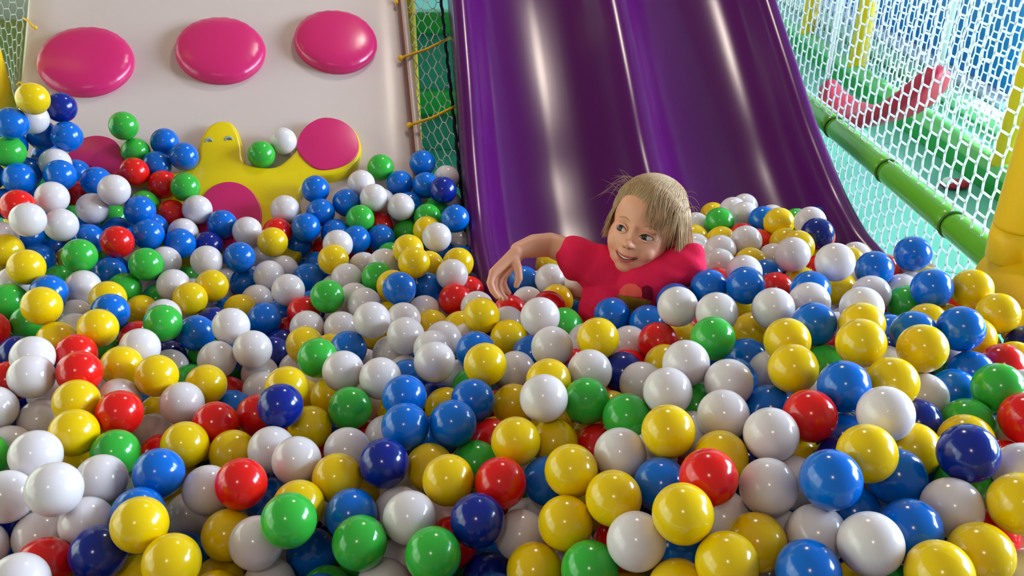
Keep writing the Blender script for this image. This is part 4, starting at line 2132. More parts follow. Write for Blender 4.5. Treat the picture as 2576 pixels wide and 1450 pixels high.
def ball_mesh(name, m, seg=44):
    lat = [90 - 180 * i / 12 for i in range(13)]
    lat = sorted(set([90, 80, 70, 60, 50, 40, 31, 22, 14, 7, 3.4, 2.2, 1.0, 0, -1.0, -2.2, -3.4, -7, -14, -22, -31, -40, -50, -60, -70, -80, -90]), reverse=True)
    V = []; Fc = []
    for la in lat:
        a = math.radians(la); r = RB + (0.00006 if abs(la) <= 1.0 else 0.0)
        if abs(la) == 90: V.append((0, 0, r * math.sin(a))); continue
        for j in range(seg):
            p = 2 * math.pi * j / seg
            V.append((r * math.cos(a) * math.cos(p), r * math.cos(a) * math.sin(p), r * math.sin(a)))
    nr = len(lat) - 2
    for j in range(seg):
        Fc.append((0, 1 + j, 1 + (j + 1) % seg))
        Fc.append((len(V) - 1, 1 + (nr - 1) * seg + (j + 1) % seg, 1 + (nr - 1) * seg + j))
    for i in range(nr - 1):
        for j in range(seg):
            Fc.append((1 + i * seg + j, 1 + (i + 1) * seg + j, 1 + (i + 1) * seg + (j + 1) % seg, 1 + i * seg + (j + 1) % seg))
    me = D.meshes.new(name); me.from_pydata(V, [], Fc); me.update(); me.materials.append(m); me.shade_smooth()
    return me
BM = {k: ball_mesh('pit_ball_' + BNAME[k], M['ball' + k]) for k in BALLC}
proto = {}
for row in BALLS.strip().split('\n'):
    k, x, y, z, label = row.split(' ', 4)
    if k in proto:
        o = proto[k].copy()
    else:
        o = D.objects.new('pit_ball', BM[k]); proto[k] = o
    COL.objects.link(o)
    o.location = (int(x) / 1e4, int(y) / 1e4, int(z) / 1e4)
    o.rotation_euler = (rnd.uniform(0, 6.3), rnd.uniform(0, 6.3), rnd.uniform(0, 6.3))
    tag(o, label, 'ball', 'plastic balls filling the ball pit')
def heap():
    seg, rings = 28, 16
    th = np.linspace(0, np.pi, rings + 1); ph = np.arange(seg) * 2 * np.pi / seg
    T, Pp = np.meshgrid(th, ph, indexing='ij')
    base = np.stack([np.sin(T) * np.cos(Pp), np.sin(T) * np.sin(Pp), np.cos(T)], -1).reshape(-1, 3) * RB
    i, j = np.meshgrid(np.arange(rings), np.arange(seg), indexing='ij'); j2 = (j + 1) % seg
    fq = np.stack([i * seg + j, (i + 1) * seg + j, (i + 1) * seg + j2, i * seg + j2], -1).reshape(-1, 4)
    rows = [r.split(' ') for r in HEAP.strip().split('\n')]
    keys = list(BALLC); n = len(rows)
    c = np.array([[int(r[1]), int(r[2]), int(r[3])] for r in rows]) / 1e3
    V = (c[:, None, :] + base[None]).reshape(-1, 3)
    Fq = (fq[None] + (np.arange(n) * len(base))[:, None, None]).reshape(-1, 4)
    me = D.meshes.new('pit_balls'); me.vertices.add(len(V)); me.vertices.foreach_set('co', V.ravel())
    me.loops.add(Fq.size); me.loops.foreach_set('vertex_index', Fq.ravel().astype(np.int32))
    me.polygons.add(len(Fq)); me.polygons.foreach_set('loop_start', (np.arange(len(Fq)) * 4).astype(np.int32))
    me.polygons.foreach_set('loop_total', np.full(len(Fq), 4, np.int32))
    for k in keys: me.materials.append(M['ball' + k])
    mi = np.repeat(np.array([keys.index(r[0]) for r in rows]), len(fq)).astype(np.int32)
    me.polygons.foreach_set('material_index', mi)
    me.update(calc_edges=True); me.validate(); me.shade_smooth()
    o = link(D.objects.new('pit_ball_heap', me))
    tag(o, 'the small and half-hidden plastic balls behind and beneath the fully visible ones', 'balls', kind='stuff')
heap()

# ------------------------------------------------------------------ climbing wall (white vinyl, pink discs, yellow turtle)
PA, PB, PC = 0.4258, -4.6e-5, 1.275e-4
def zpan(x, y): return 1.0 / (PA + PB * x + PC * y)
def onpan(x, y): return at(x, y, zpan(x, y))
NP = (onpan(900, 400) - onpan(300, 400)).cross(onpan(600, 0) - onpan(300, 400)).normalized()
if NP.dot(CAM - onpan(540, 300)) < 0: NP = -NP
P0 = onpan(540, 300)
def pan(x, y, h=0.0):
    d = ray(x, y); s = (P0 + NP * h - CAM).dot(NP) / d.dot(NP); return CAM + d * s
E1 = (onpan(900, 400) - onpan(300, 400)).normalized(); E1 = (E1 - Vector((0, 0, E1.z))).normalized(); E1 = (E1 - NP * E1.dot(NP)).normalized()
E2 = NP.cross(E1).normalized()
if E2.z < 0: E2 = -E2
def q2(p): return Vector(((p - P0).dot(E1), (p - P0).dot(E2)))
def q3(a, b, h=0.0): return P0 + E1 * a + E2 * b + NP * h
wall = empty('climbing_wall', q3(0, -0.6), 'sloping white vinyl climbing wall with pink discs and a yellow turtle relief', 'climbing wall')
L0, L1 = q2(pan(66, 0)), q2(pan(47, 215)); R0, R1 = q2(pan(1007, 0)), q2(pan(1046, 390))
def edge(a, b, v):
    k = (v - a.y) / (b.y - a.y); return a.x + (b.x - a.x) * k
vb, vt = -0.62, 1.25
V = []; Fc = []; NU, NV = 44, 60; TH = 0.07
def puff(s): return -0.016 * (1 - min(1, s / 0.05)) ** 2
for iv in range(NV + 1):
    v = vb + (vt - vb) * iv / NV
    xl, xr = edge(L0, L1, v), edge(R0, R1, v)
    for iu in range(NU + 1):
        k = iu / NU
        if iu in (0, 1, 2): k = (0, 0.006, 0.02)[iu]
        if iu in (NU - 2, NU - 1, NU): k = 1 - (0, 0.006, 0.02)[NU - iu]
        x = xl + (xr - xl) * k
        s = min(x - xl, xr - x)
        h = puff(s) + 0.003 * noise.noise(Vector((x * 3, v * 3, 0)))
        h += -0.004 * math.exp(-((x - (xr - 0.055)) / 0.006) ** 2) - 0.004 * math.exp(-((x - (xl + 0.05)) / 0.006) ** 2)
        V.append(q3(x, v, h))
W1 = NU + 1
for iv in range(NV):
    for iu in range(NU):
        a = iv * W1 + iu; Fc.append((a, a + 1, a + W1 + 1, a + W1))
nf = len(V)
for iv in range(NV + 1):
    v = vb + (vt - vb) * iv / NV
    V.append(q3(edge(L0, L1, v), v, -TH)); V.append(q3(edge(R0, R1, v), v, -TH))
for iv in range(NV):
    a, b = nf + iv * 2, nf + iv * 2 + 1; c, d = a + 2, b + 2
    Fc.append((iv * W1, (iv + 1) * W1, c, a)); Fc.append((iv * W1 + NU, b, d, (iv + 1) * W1 + NU)); Fc.append((a, c, d, b))
Fc.append(tuple([nf, nf + 1] + list(range(NU, -1, -1)))); Fc.append(tuple([nf + 2 * NV + 1, nf + 2 * NV] + [NV * W1 + i for i in range(NU + 1)]))
body = fix(rel(pyd('backing_pad', V, Fc, M['vinyl_white'], wall), wall))
# piping along the right side, and the white hem outside it
pp = [q3(edge(R0, R1, v) - 0.004, v, 0.001) for v in np.linspace(vb, vt, 30)]
rel(MB().tube(pp, 0.004, 8).build('piping', M['piping'], wall), wall)
hem = MB()
for iv in range(30):
    v0, v1 = vb + (vt - vb) * iv / 30, vb + (vt - vb) * (iv + 1) / 30
    a, b = edge(R0, R1, v0), edge(R0, R1, v1)
    q = [q3(a, v0, -0.012), q3(a + 0.022, v0, -0.016), q3(b + 0.022, v1, -0.016), q3(b, v1, -0.012)]
    q += [p - NP * 0.012 for p in q]
    hem.add(q, [(0, 1, 2, 3), (7, 6, 5, 4), (1, 5, 6, 2), (0, 3, 7, 4)] + ([(0, 4, 5, 1)] if iv == 0 else []) + ([(3, 2, 6, 7)] if iv == 29 else []))
rel(hem.build('hem', M['vinyl_white'], wall), wall)
def round_pad(cx, cy, rpx, hgt=0.036):
    c = q2(pan(cx, cy, hgt * 0.5)); r = rpx * zpan(cx, cy) / FPX
    prof = [(0.0, hgt + 0.010), (0.3, hgt + 0.009), (0.6, hgt + 0.006), (0.8, hgt + 0.001), (0.9, hgt - 0.004), (0.96, hgt - 0.010), (0.99, hgt * 0.55), (1.0, hgt * 0.35), (0.985, 0.006), (0.97, -0.004)]
    V = []; Fc = []; n = 72
    for i, (k, h) in enumerate(prof):
        for j in range(n):
            a = 2 * math.pi * j / n
            kk = k * (1 + 0.006 * math.sin(5 * a + cx))
            wr = 0.0008 * math.sin(23 * a) * (1 if k > 0.85 else 0)
            V.append(q3(c.x + r * kk * math.cos(a), c.y + r * kk * math.sin(a), h + wr))
    for i in range(len(prof) - 1):
        for j in range(n):
            Fc.append((i * n + j, i * n + (j + 1) % n, (i + 1) * n + (j + 1) % n, (i + 1) * n + j))
    return fix(rel(pyd('round_pad', V, Fc, M['vinyl_pink'], wall), wall))
for a in ((216, 151, 112), (555, 123, 108), (845, 101, 102), (290, -112, 108)): round_pad(*a)

def spline(pts, n=8):
    out = []; m = len(pts)
    for i in range(m):
        p0, p1, p2, p3 = [Vector(pts[(i + k) % m]) for k in (-1, 0, 1, 2)]
        for j in range(n):
            t = j / n
            out.append(0.5 * ((2 * p1) + (-p0 + p2) * t + (2 * p0 - 5 * p1 + 4 * p2 - p3) * t * t + (-p0 + 3 * p1 - 3 * p2 + p3) * t ** 3))
    return out
def relief(name, pts2, h, m, parent, root, base=0.0, rim=0.010, dome=0.0):
    """padded relief on the wall from an outline in wall coordinates"""
    bm = bmesh.new(); n = len(pts2)
    c = sum(pts2, Vector((0, 0))) / n
    # inset rings by moving along inward normals
    area = sum(pts2[i].x * pts2[(i + 1) % n].y - pts2[(i + 1) % n].x * pts2[i].y for i in range(n))
    sg = 1 if area > 0 else -1
    nor = []
    for i in range(n):
        t = (pts2[(i + 1) % n] - pts2[i - 1]).normalized(); nor.append(Vector((-t.y, t.x)) * sg)
    rings = []
    for ins, hh in ((0.0, base - 0.003), (0.0, base + (h - base) * 0.55), (rim * 0.12, h - rim * 0.45), (rim * 0.45, h - rim * 0.12), (rim, h)):
        rings.append([bm.verts.new(q3(pts2[i].x + nor[i].x * ins, pts2[i].y + nor[i].y * ins, hh)) for i in range(n)])
    for a, b in zip(rings[:-1], rings[1:]):
        for i in range(n): bm.faces.new((a[i], a[(i + 1) % n], b[(i + 1) % n], b[i]))
    top = bm.faces.new(rings[-1])
    bmesh.ops.triangulate(bm, faces=[top])
    if dome:
        bmesh.ops.subdivide_edges(bm, edges=[e for e in bm.edges if all(abs((v.co - P0).dot(NP) - h) < 1e-5 for v in e.verts)], cuts=2, use_grid_fill=True)
    bmesh.ops.recalc_face_normals(bm, faces=bm.faces)
    o = obj(name, bm, m, parent); rel(o, root); return o
outl = [(497, 400), (498, 372), (508, 338), (527, 313), (553, 302), (581, 306), (600, 330), (611, 365), (616, 402), (640, 416), (690, 418), (722, 398), (745, 372), (752, 338), (781, 308), (822, 295),
        (864, 303), (895, 328), (910, 365), (903, 398), (880, 424), (846, 438), (800, 444), (770, 458), (754, 486), (757, 522), (768, 560), (772, 610), (740, 655), (690, 660), (640, 640), (560, 640), (500, 645), (450, 665), (400, 650), (385, 600), (398, 540), (402, 480),
        (380, 455), (330, 452), (292, 448), (250, 448), (205, 436), (176, 412), (170, 384), (190, 356), (240, 341), (288, 352), (318, 385), (338, 418), (380, 432), (440, 430), (480, 420)]
H_T = 0.034
tp = [q2(pan(x, y, H_T)) for x, y in outl]
turtle = relief('turtle_pad', spline(tp, 5), H_T, M['vinyl_yellow'], wall, wall, 0.0, 0.012)
turtle['label'] = 'yellow padded turtle'
def patch(name, px, h, m, base=H_T - 0.002):
    o = relief(name, spline([q2(pan(x, y, H_T)) for x, y in px], 5), h, m, turtle, wall, base, 0.003); return o
def ell(cx, cy, rx, ry, n=16): return [(cx + rx * math.cos(2 * math.pi * i / n), cy + ry * math.sin(2 * math.pi * i / n)) for i in range(n)]
patch('belly_patch', ell(577, 546, 82, 87), H_T + 0.004, M['vinyl_pink'])
patch('paw_patch', [(748, 378), (752, 345), (775, 315), (812, 298), (855, 304), (888, 328), (902, 362), (897, 392), (872, 414), (838, 426), (800, 427), (770, 408)], H_T + 0.004, M['vinyl_pink'])
patch('paw_patch', [(172, 388), (192, 358), (240, 343), (285, 353), (306, 380), (312, 410), (306, 430), (289, 443), (270, 432), (225, 420), (185, 408)], H_T + 0.004, M['vinyl_pink'])
for cx, cy in ((525, 353), (575, 349)):
    pts = [(cx - 10, cy + 5), (cx - 8, cy - 3), (cx, cy - 7), (cx + 9, cy - 3), (cx + 10, cy + 4), (cx + 5, cy + 1), (cx, cy + 1), (cx - 4, cy + 5)]
    patch('eye', pts, H_T + 0.0022, M['eye_grey'])

# ------------------------------------------------------------------ purple double slide
PSI = math.radians(8.0); AX = Vector((-math.sin(PSI), math.cos(PSI))); UX = Vector((math.cos(PSI), math.sin(PSI)))
FOOT = at(1717, 640, 2.0); KS = 2.0 / 1.87
ST = np.array([-.6, -.4, -.2, 0, .2, .41, .6, .83, 1.2, 1.7, 2.2]) * KS
SZ = 1.2 + (np.array([.285, .305, .335, .378, .428, .530, .648, .792, 1.03, 1.355, 1.68]) - 1.2) * KS
tt = np.linspace(ST[0], ST[-1], 400); zz = np.interp(tt, ST, SZ)
ker = np.hanning(31); ker /= ker.sum(); zz = np.convolve(np.pad(zz, 15, mode='reflect', reflect_type='odd'), ker, mode='valid')
def prof(t): return float(np.interp(t, tt, zz))
def rim_hit(x, y):
    d = ray(x, y); s = 0.9
    while s < 6:
        p = CAM + d * s; t = (p.xy - FOOT.xy).dot(AX)
        if p.z < prof(t): return t, (p.xy - FOOT.xy).dot(UX)
        s += 0.001
LR = sorted(rim_hit(*p) for p in ((1135, 0), (1150, 200), (1162, 400), (1180, 600), (1200, 700), (1236, 760)))
RR = sorted(rim_hit(*p) for p in ((1965, 0), (2015, 150), (2080, 340), (2140, 480), (2195, 580), (2250, 640)))
def rail(T, t):
    ts = [a for a, _ in T]; us = [b for _, b in T]
    if t > ts[-1]: return us[-1] + (us[-1] - us[-3]) / (ts[-1] - ts[-3]) * (t - ts[-1]) * 0.6
    if t < ts[0]: return us[0] + (us[0] - us[1]) / (ts[0] - ts[1]) * (t - ts[0]) * 0.5
    return float(np.interp(t, ts, us))
half = [(-0.002, -0.15), (0.0, -0.08), (0.001, -0.03), (0.005, -0.012), (0.014, -0.003), (0.026, 0.0), (0.040, -0.004), (0.051, -0.014), (0.060, -0.032), (0.070, -0.058), (0.084, -0.086), (0.105, -0.105), (0.135, -0.119), (0.175, -0.129), (0.22, -0.133)]
mid = [(0.24, -0.133), (0.29, -0.128), (0.325, -0.120), (0.348, -0.109), (0.370, -0.090), (0.389, -0.066), (0.405, -0.046), (0.422, -0.033), (0.4425, -0.029)]
WN = 0.885
hs = half + mid
full = [(u / WN, h) for u, h in hs] + [(1 - u / WN, h) for u, h in reversed(hs[:-1])]
V = []; Fc = []; NS = 90; cs = len(full)
for i in range(NS + 1):
    t = -0.17 + (2.05 + 0.17) * i / NS
    z = prof(t); dz = (prof(t + 0.02) - prof(t - 0.02)) / 0.04
    nrm_t, nrm_z = -dz / math.hypot(dz, 1), 1 / math.hypot(dz, 1)
    ul, ur = rail(LR, t), rail(RR, t)
    for k, h in full:
        u = ul + (ur - ul) * k
        p2 = FOOT.xy + AX * (t + nrm_t * h) + UX * u
        V.append(Vector((p2.x, p2.y, z + nrm_z * h)))
for i in range(NS):
    for j in range(cs - 1):
        a = i * cs + j; Fc.append((a, a + 1, a + cs + 1, a + cs))
slide = empty('slide', (FOOT.x, FOOT.y, 0), 'wide glossy purple plastic double slide with raised centre ridge', 'slide')
so = fix(rel(pyd('chute', V, Fc, M['purple'], slide), slide))
sm = so.modifiers.new('t', 'SOLIDIFY'); sm.thickness = 0.006; sm.offset = -1
ss = so.modifiers.new('ss', 'SUBSURF'); ss.levels = 1; ss.render_levels = 1
bake(so); so.data.shade_smooth()

# ------------------------------------------------------------------ nets
def net(name, surf, u0, u1, v0, v1, a, h, r, m, label, n=5, zig=0.14, knots=True, sag=0.0, parent=None):
    """hexagonal knotted net: surf(u, v) -> point; columns a apart, cells h tall"""
    mb = MB(); nc = int(round((u1 - u0) / a)); nr = int(round((v1 - v0) / (h / 2)))
    def node(i, j):
        o = zig * a * (1 if (i + j) % 2 == 0 else -1)
        return surf(u0 + i * a + o, v0 + j * h / 2)
    for i in range(nc + 1):
        for j in range(nr):
            mb.add(*tube_data([node(i, j), node(i, j + 1)], r, n, cap=False))
    for i in range(nc):
        for j in range(nr + 1):
            if (i + j) % 2 == 0:
                mb.add(*tube_data([node(i, j), node(i + 1, j)], r * 0.95, n, cap=False))
    if knots:
        for i in range(nc + 1):
            for j in range(nr + 1): mb.ball(node(i, j), r * 1.3, 6, 4)
    me = D.meshes.new(name); me.from_pydata([tuple(p) for p in mb.v], [], mb.f); me.update()
    return obj(name, me, m, parent)

# right side of the pit: green padded rail with the white safety net
def atz(x, y, z): d = ray(x, y); return CAM + d * ((z - CAM.z) / d.z)
TA = atz(2512, 662, 0.40); TB = atz(2070, 296, 0.40)
TD = (TB - TA).normalized(); TB2 = TA + TD * 3.6
rail_e = empty('padded_rail', TA, 'lime green foam-padded rail running along the right side of the ball pit', 'padded rail')
def sleeve(a, b, r, m, name, root, n=24, bul=0.0):
    k = 14; pts = [Vector(a).lerp(Vector(b), i / k) for i in range(k + 1)]
    rr = [r * (1 + bul * math.sin(math.pi * i / k)) for i in range(k + 1)]; rr[0] *= 0.93; rr[-1] *= 0.93
    return rel(MB().tube(pts, rr, n).build(name, m, root), root)
LEN = (TB2 - TA).length
cuts = [0.0] + [0.2, 0.56, 0.95, 1.5, 2.1, 2.8] + [LEN]
for i in range(len(cuts) - 1):
    sleeve(TA + TD * cuts[i], TA + TD * (cuts[i + 1] - 0.001), 0.032, M['foam_green'], 'foam_sleeve', rail_e)
for c in cuts[1:-1]:
    a = TA + TD * c; side = TD.cross(Vector((0, 0, 1))).normalized()
    pts = [a + side * (0.0325 * math.cos(q)) + Vector((0, 0, 1)) * (0.0325 * math.sin(q)) for q in np.linspace(0, 2 * math.pi, 25)]
    rel(MB().tube(pts, 0.0028, 6).build('tie', M['tape_green'], rail_e), rail_e)
def netplane(off): return lambda u, v: TA + TD * u + Vector((off + 0.006 * math.sin(u * 3.1 + v * 2), 0, v + 0.006 * math.sin(u * 2.3)))
o = net('safety_net', netplane(-0.010), -0.02, 3.5, 0.024, 1.55, 0.045, 0.046, 0.0029, M['net_white'], '', zig=0.05)
tag(o, 'white knotted safety net rising from the lime green rail right of the slide', 'net')
o = net('lower_net', netplane(0.0), -0.02, 3.5, -0.40, -0.026, 0.042, 0.050, 0.0026, M['net_white'], '', zig=0.06)
tag(o, 'white knotted net below the lime green rail, reaching down to the mint floor', 'net')
o = MB().tube([TA + TD * u + Vector((0.004, 0, 0.042 + 0.001 * math.sin(u * 9))) for u in np.linspace(0.05, 3.4, 40)], 0.0036, 8).build('border_rope', M['net_white']); tag(o, 'straight white cord running just above the lime green rail', 'cord')
# yellow corner: padded upright and the padded rail coming towards the camera
cy = TA - TD * 0.02
post = empty('padded_post', (cy.x - 0.008, cy.y - 0.02, 0), 'thick yellow foam-padded post at the near right corner of the pit', 'post')
pc = post.location.copy()
rel(MB().tube([(pc.x, pc.y, 0.0), (pc.x, pc.y, 0.36)], 0.024, 16).build('pole', M['metal'], post), post)
rel(MB().tube([(pc.x, pc.y, z) for z in (0.425, 0.433, 0.47, 0.50)], [0.040, 0.045, 0.048, 0.048], 28).build('foam_sleeve', M['foam_yellow'], post), post)
rel(MB().tube([(pc.x, pc.y, z) for z in (0.501, 0.51, 1.2, 1.9)], [0.0455, 0.048, 0.048, 0.048], 28).build('foam_sleeve', M['foam_yellow'], post), post)
nr = empty('corner_padding', TA - TD * 0.03, 'dull yellow padded rail at the right edge of the pit under the yellow post', 'padded rail')
sleeve(TA - TD * 0.005 + Vector((0.012, 0, -0.02)), TA - TD * 1.0 + Vector((0.012, 0, -0.02)), 0.068, M['foam_yellow'], 'foam_sleeve', nr)

# left corner post, net and tie cords
lp = at(45, 285, 2.3)
po = empty('padded_post', (lp.x - 0.062, lp.y, 0), 'yellow foam-padded post at the left edge beside the climbing wall', 'post')
rel(MB().tube([(po.location.x, po.location.y, z) for z in (0.0, 0.01, 1.0, 1.9)], 0.055, 28).build('foam_sleeve', M['foam_yellow'], po), po)
A0 = at(2, 130, 2.42); A1 = at(44, 280, 2.36); B0 = at(72, 0, 2.62); B1 = at(50, 215, 2.3)
C0 = at(-40, -40, 2.62); C1 = at(44, 288, 2.37); B0 = pan(64, -40, -0.03); B1 = pan(44, 262, -0.03)
def ln(u, v): return C1.lerp(C0, v).lerp(B1.lerp(B0, v), u)
o = net('corner_net', ln, -0.2, 1.0, 0.0, 1.0, 0.2, 0.105, 0.0019, M['net_grey'], '', zig=0.12)
tag(o, 'small greyish net between the left yellow post and the climbing wall edge', 'net')
def cord(px, r, label, group=None):
    mb = MB().tube(px, r, 8); mb.ball(px[-1], r * 1.9, 8, 6)
    return tag(mb.build('tie_cord', M['tie_yellow']), label, 'cord', group)
cord([pan(60, 46, 0.0), pan(70, 52, 0.008), pan(82, 66, 0.010), pan(89, 70, 0.004)], 0.0028, 'short yellow tie cord through the upper left edge of the climbing wall')
cord([pan(42, 214, -0.01), pan(50, 207, 0.006), pan(62, 216, 0.012), pan(70, 224, 0.010)], 0.0026, 'short yellow tie cord just above the topmost yellow ball, left corner')
# gap between the wall and the slide
RP0 = at(1105, -40, 2.86); RP1 = at(1170, 560, 2.2)
E0 = pan(1012, -40, -0.03); E1_ = pan(1056, 470, -0.08)
def gn(u, v): return E1_.lerp(E0, v).lerp(RP1.lerp(RP0, v), u)
o = net('gap_net', gn, 0.0, 1.0, -0.12, 1.0, 0.1667, 0.066, 0.0017, M['net_grey'], '', n=5, zig=0.27, knots=False)
tag(o, 'grey-white net filling the narrow gap between climbing wall and purple slide', 'net')
o = MB().tube([RP1.lerp(RP0, k) + Vector((0.0016 * math.sin(k * 90), 0, 0.001 * math.cos(k * 70))) for k in np.linspace(-0.15, 1.0, 60)], 0.005, 8).build('border_rope', M['rope_black'])
tag(o, 'black rope edging the net along the left side of the purple slide', 'rope')
def lace(a, b, label):
    m0 = a.lerp(b, 0.5) - Vector((0, 0, 0.006))
    cord([b, b.lerp(a, 0.25) - Vector((0, 0, 0.003)), m0, b.lerp(a, 0.75) - Vector((0, 0, 0.003)), a], 0.0045, label)
lace(pan(1008, 146, 0.008), at(1134, 94, 2.66), 'upper yellow cord lacing the gap net between climbing wall and slide')
lace(pan(1030, 315, 0.008), at(1144, 268, 2.42), 'lower yellow cord lacing the gap net between climbing wall and slide')
cord([pan(990, -16, 0.012), pan(1000, -4, 0.012), pan(997, 6, 0.008)], 0.0035, 'knotted yellow cord end at the very top right of the climbing wall')
gp = at(1034, 100, 2.95)
go = empty('padded_post', (gp.x, gp.y, 0), 'slim yellow-wrapped post standing in the gap just right of the climbing wall', 'post')
rel(MB().tube([(gp.x, gp.y, z) for z in (0.0, 0.3, 0.7, 1.0, 1.9)], 0.020, 16).build('foam_sleeve', M['foam_yellow'], go), go)
for z in (0.55, 0.66, 0.77, 0.88, 0.99): rel(MB().tube([(gp.x, gp.y, z), (gp.x, gp.y, z + 0.012)], 0.0212, 16).build('tape_band', M['tie_yellow'], go), go)
Yg = 3.5
o = MB().box((-1.0, Yg + 0.02, 0.0), (0.25, Yg + 0.08, 0.53)).build('teal_board', M['teal'], bevel=0.01); tag(o, 'teal board between two green padded bars, seen through the gap net', 'board')  # real board, extended below the lower bar in place of shaded floor
o = MB().box((-1.0, Yg - 0.04, 0.17), (0.25, Yg + 0.02, 0.27)).build('padded_bar', M['mat_green'], bevel=0.02); tag(o, 'lower green padded bar seen through the gap net behind the slide', 'padded bar')
o = MB().box((-1.0, Yg - 0.04, 0.50), (0.25, Yg + 0.06, 0.585)).build('padded_bar', M['mat_green'], bevel=0.02); tag(o, 'upper green padded bar seen through the gap net behind the slide', 'padded bar')
o = MB().box((-1.0, 2.4, 0.0), (0.2, Yg - 0.04, 0.025)).build('floor_tone', M['teal'], bevel=0.008); tag(o, 'dark teal sheet added as shade on the floor beneath the gap net', 'mat')  # added sheet: its dark colour stands in for the slide's shade on the floor
# behind the left corner net
o = MB().box((-3.0, 3.3, 0.0), (-1.15, 3.42, 0.57)).build('olive_mat', M['olive'], bevel=0.02); tag(o, 'olive green padded mat behind the left corner net', 'mat')
o = MB().box((-3.2, 3.6, 0.0), (-1.0, 3.7, 2.0)).build('grey_panel', M['wall_grey'], smooth=False); tag(o, 'grey-green partition panel behind the left corner net', 'panel')

# ------------------------------------------------------------------ play area beyond the right net
def lowbar(x0, x1, y0, y1, h, m, label, name='floor_border'):
    b = empty(name, ((x0 + x1) / 2, y0, 0), label, 'border')
    rel(MB().box((x0, y0, 0), (x1, y1, h - 0.03)).build('side', M['mat_green'], b, bevel=0.006), b)
    rel(MB().tube([((x0 + x1) / 2, y0, h - 0.035), ((x0 + x1) / 2, (y0 + y1) / 2, h - 0.035), ((x0 + x1) / 2, y1, h - 0.035)], (x1 - x0) / 2 * 1.02, 20).build('top_roll', m, b), b)
lowbar(1.80, 1.89, 2.2, 7.4, 0.115, M['mat_light'], 'low green padded border with a rounded light top on the mint floor beyond the net')
o = MB().box((2.18, 3.2, 0), (2.30, 7.4, 0.06)).build('floor_edge', M['mint_edge'], bevel=0.02); tag(o, 'pale mint padded strip on the floor beyond the green border', 'border')
bl = empty('soft_block', (3.0, 4.3, 0), 'large blue padded play block at the far right behind the nets', 'play block')
rel(MB().box((2.40, 4.1, 0.0), (3.3, 7.4, 0.05)).build('base', M['lavender'], bl, bevel=0.02), bl)
for i, (y0, y1) in enumerate(((4.05, 5.1), (5.12, 6.2), (6.22, 7.35))):
    rel(MB().box((2.47 + 0.03 * i, y0, 0.05), (3.3, y1, 0.64 - 0.03 * i)).build('cushion', M['blue_pad'], bl, bevel=0.03), bl)
fn = lambda u, v: Vector((1.85, 2.3 + u, v))
o = net('far_net', fn, 0.0, 5.0, 0.12, 1.3, 0.046, 0.052, 0.0031, M['net_white'], '', n=4, zig=0.06, knots=True)
tag(o, 'second white net farther back, standing on the green floor border', 'net')
def far_post(px, py, label, zb=0.11):
    d = ray(px, py); s = (zb - CAM.z) / d.z; p = CAM + d * s
    p.x = 1.85
    e = empty('padded_post', (p.x, p.y, 0.09), label, 'post')
    rel(MB().tube([(p.x, p.y, z) for z in (0.10, 0.112, 0.6, 0.612, 1.2, 1.9)], [0.046, 0.05, 0.05, 0.05, 0.05, 0.05], 24).build('foam_sleeve', M['foam_yellow'], e), e)
    rel(MB().tube([(p.x, p.y, 0.60), (p.x, p.y, 0.607)], 0.0508, 24).build('joint', M['tie_yellow'], e), e)
far_post(2452, 412, 'yellow padded post nearest on the green floor border, beyond the net at far right')
far_post(2094, 166, 'yellow padded post beyond the net directly above the left end of the red swing')
o_ = at(1985, 40, 5.4)
far_post(2000, 84, 'farthest yellow padded post, half hidden by the right edge of the purple slide')
# red swing
sw = empty('swing', at(2225, 320, 3.15), 'curved red plastic swing seat hanging behind the right net', 'swing')
cl = [(2079, 203, 3.42), (2086, 230, 3.40), (2104, 264, 3.37), (2134, 289, 3.33), (2178, 297, 3.28), (2228, 289, 3.22), (2278, 266, 3.14), (2320, 233, 3.07), (2349, 198, 3.03), (2366, 168, 3.0)]
wd = [(0.034, 0.030), (0.044, 0.05), (0.046, 0.085), (0.046, 0.125), (0.046, 0.15), (0.050, 0.15), (0.056, 0.13), (0.060, 0.10), (0.056, 0.07), (0.042, 0.04)]
cp = [at(*c) for c in cl]
along = (cp[-1] - cp[0]).normalized(); wdir = Vector((along.y, -along.x, 0)).normalized()
V = []; Fc = []; n = 20
for i, p in enumerate(cp):
    t = (cp[min(i + 1, len(cp) - 1)] - cp[max(i - 1, 0)]).normalized(); nn = wdir.cross(t).normalized()
    for j in range(n):
        a = 2 * math.pi * j / n
        ca, sa = math.cos(a), math.sin(a)
        sq = lambda c: math.copysign(abs(c) ** 0.6, c)
        V.append(p + nn * (sq(ca) * wd[i][0] * 0.75) + wdir * (sq(sa) * wd[i][1]))
for i in range(len(cp) - 1):
    for j in range(n): Fc.append((i * n + j, i * n + (j + 1) % n, (i + 1) * n + (j + 1) % n, (i + 1) * n + j))
Fc.append(tuple(range(n - 1, -1, -1))); Fc.append(tuple((len(cp) - 1) * n + j for j in range(n)))
seat = fix(rel(pyd('seat', V, Fc, M['seat_red'], sw), sw))
s_ = seat.modifiers.new('s', 'SUBSURF'); s_.levels = 2; s_.render_levels = 2; bake(seat); seat.data.shade_smooth()
for q in (cp[0] + Vector((0, 0, 0.01)), cp[-1] + Vector((0, 0, 0.01))):
    rel(MB().tube([q, q + Vector((0, 0, 1.2))], 0.0085, 12).build('rope', M['net_white'], sw), sw)
st = MB()
for i in range(4, 7):
    for k in (-2, -1, 0, 1, 2):
        t = (cp[i + 1] - cp[i - 1]).normalized(); nn = wdir.cross(t).normalized()
        if nn.z < 0: nn = -nn
        st.ball(cp[i] + nn * wd[i][0] * 0.72 + wdir * (k * 0.025) + t * (0.02 if k % 2 else 0), 0.005, 8, 5)
rel(st.build('grip_dots', M['maroon'], sw), sw)
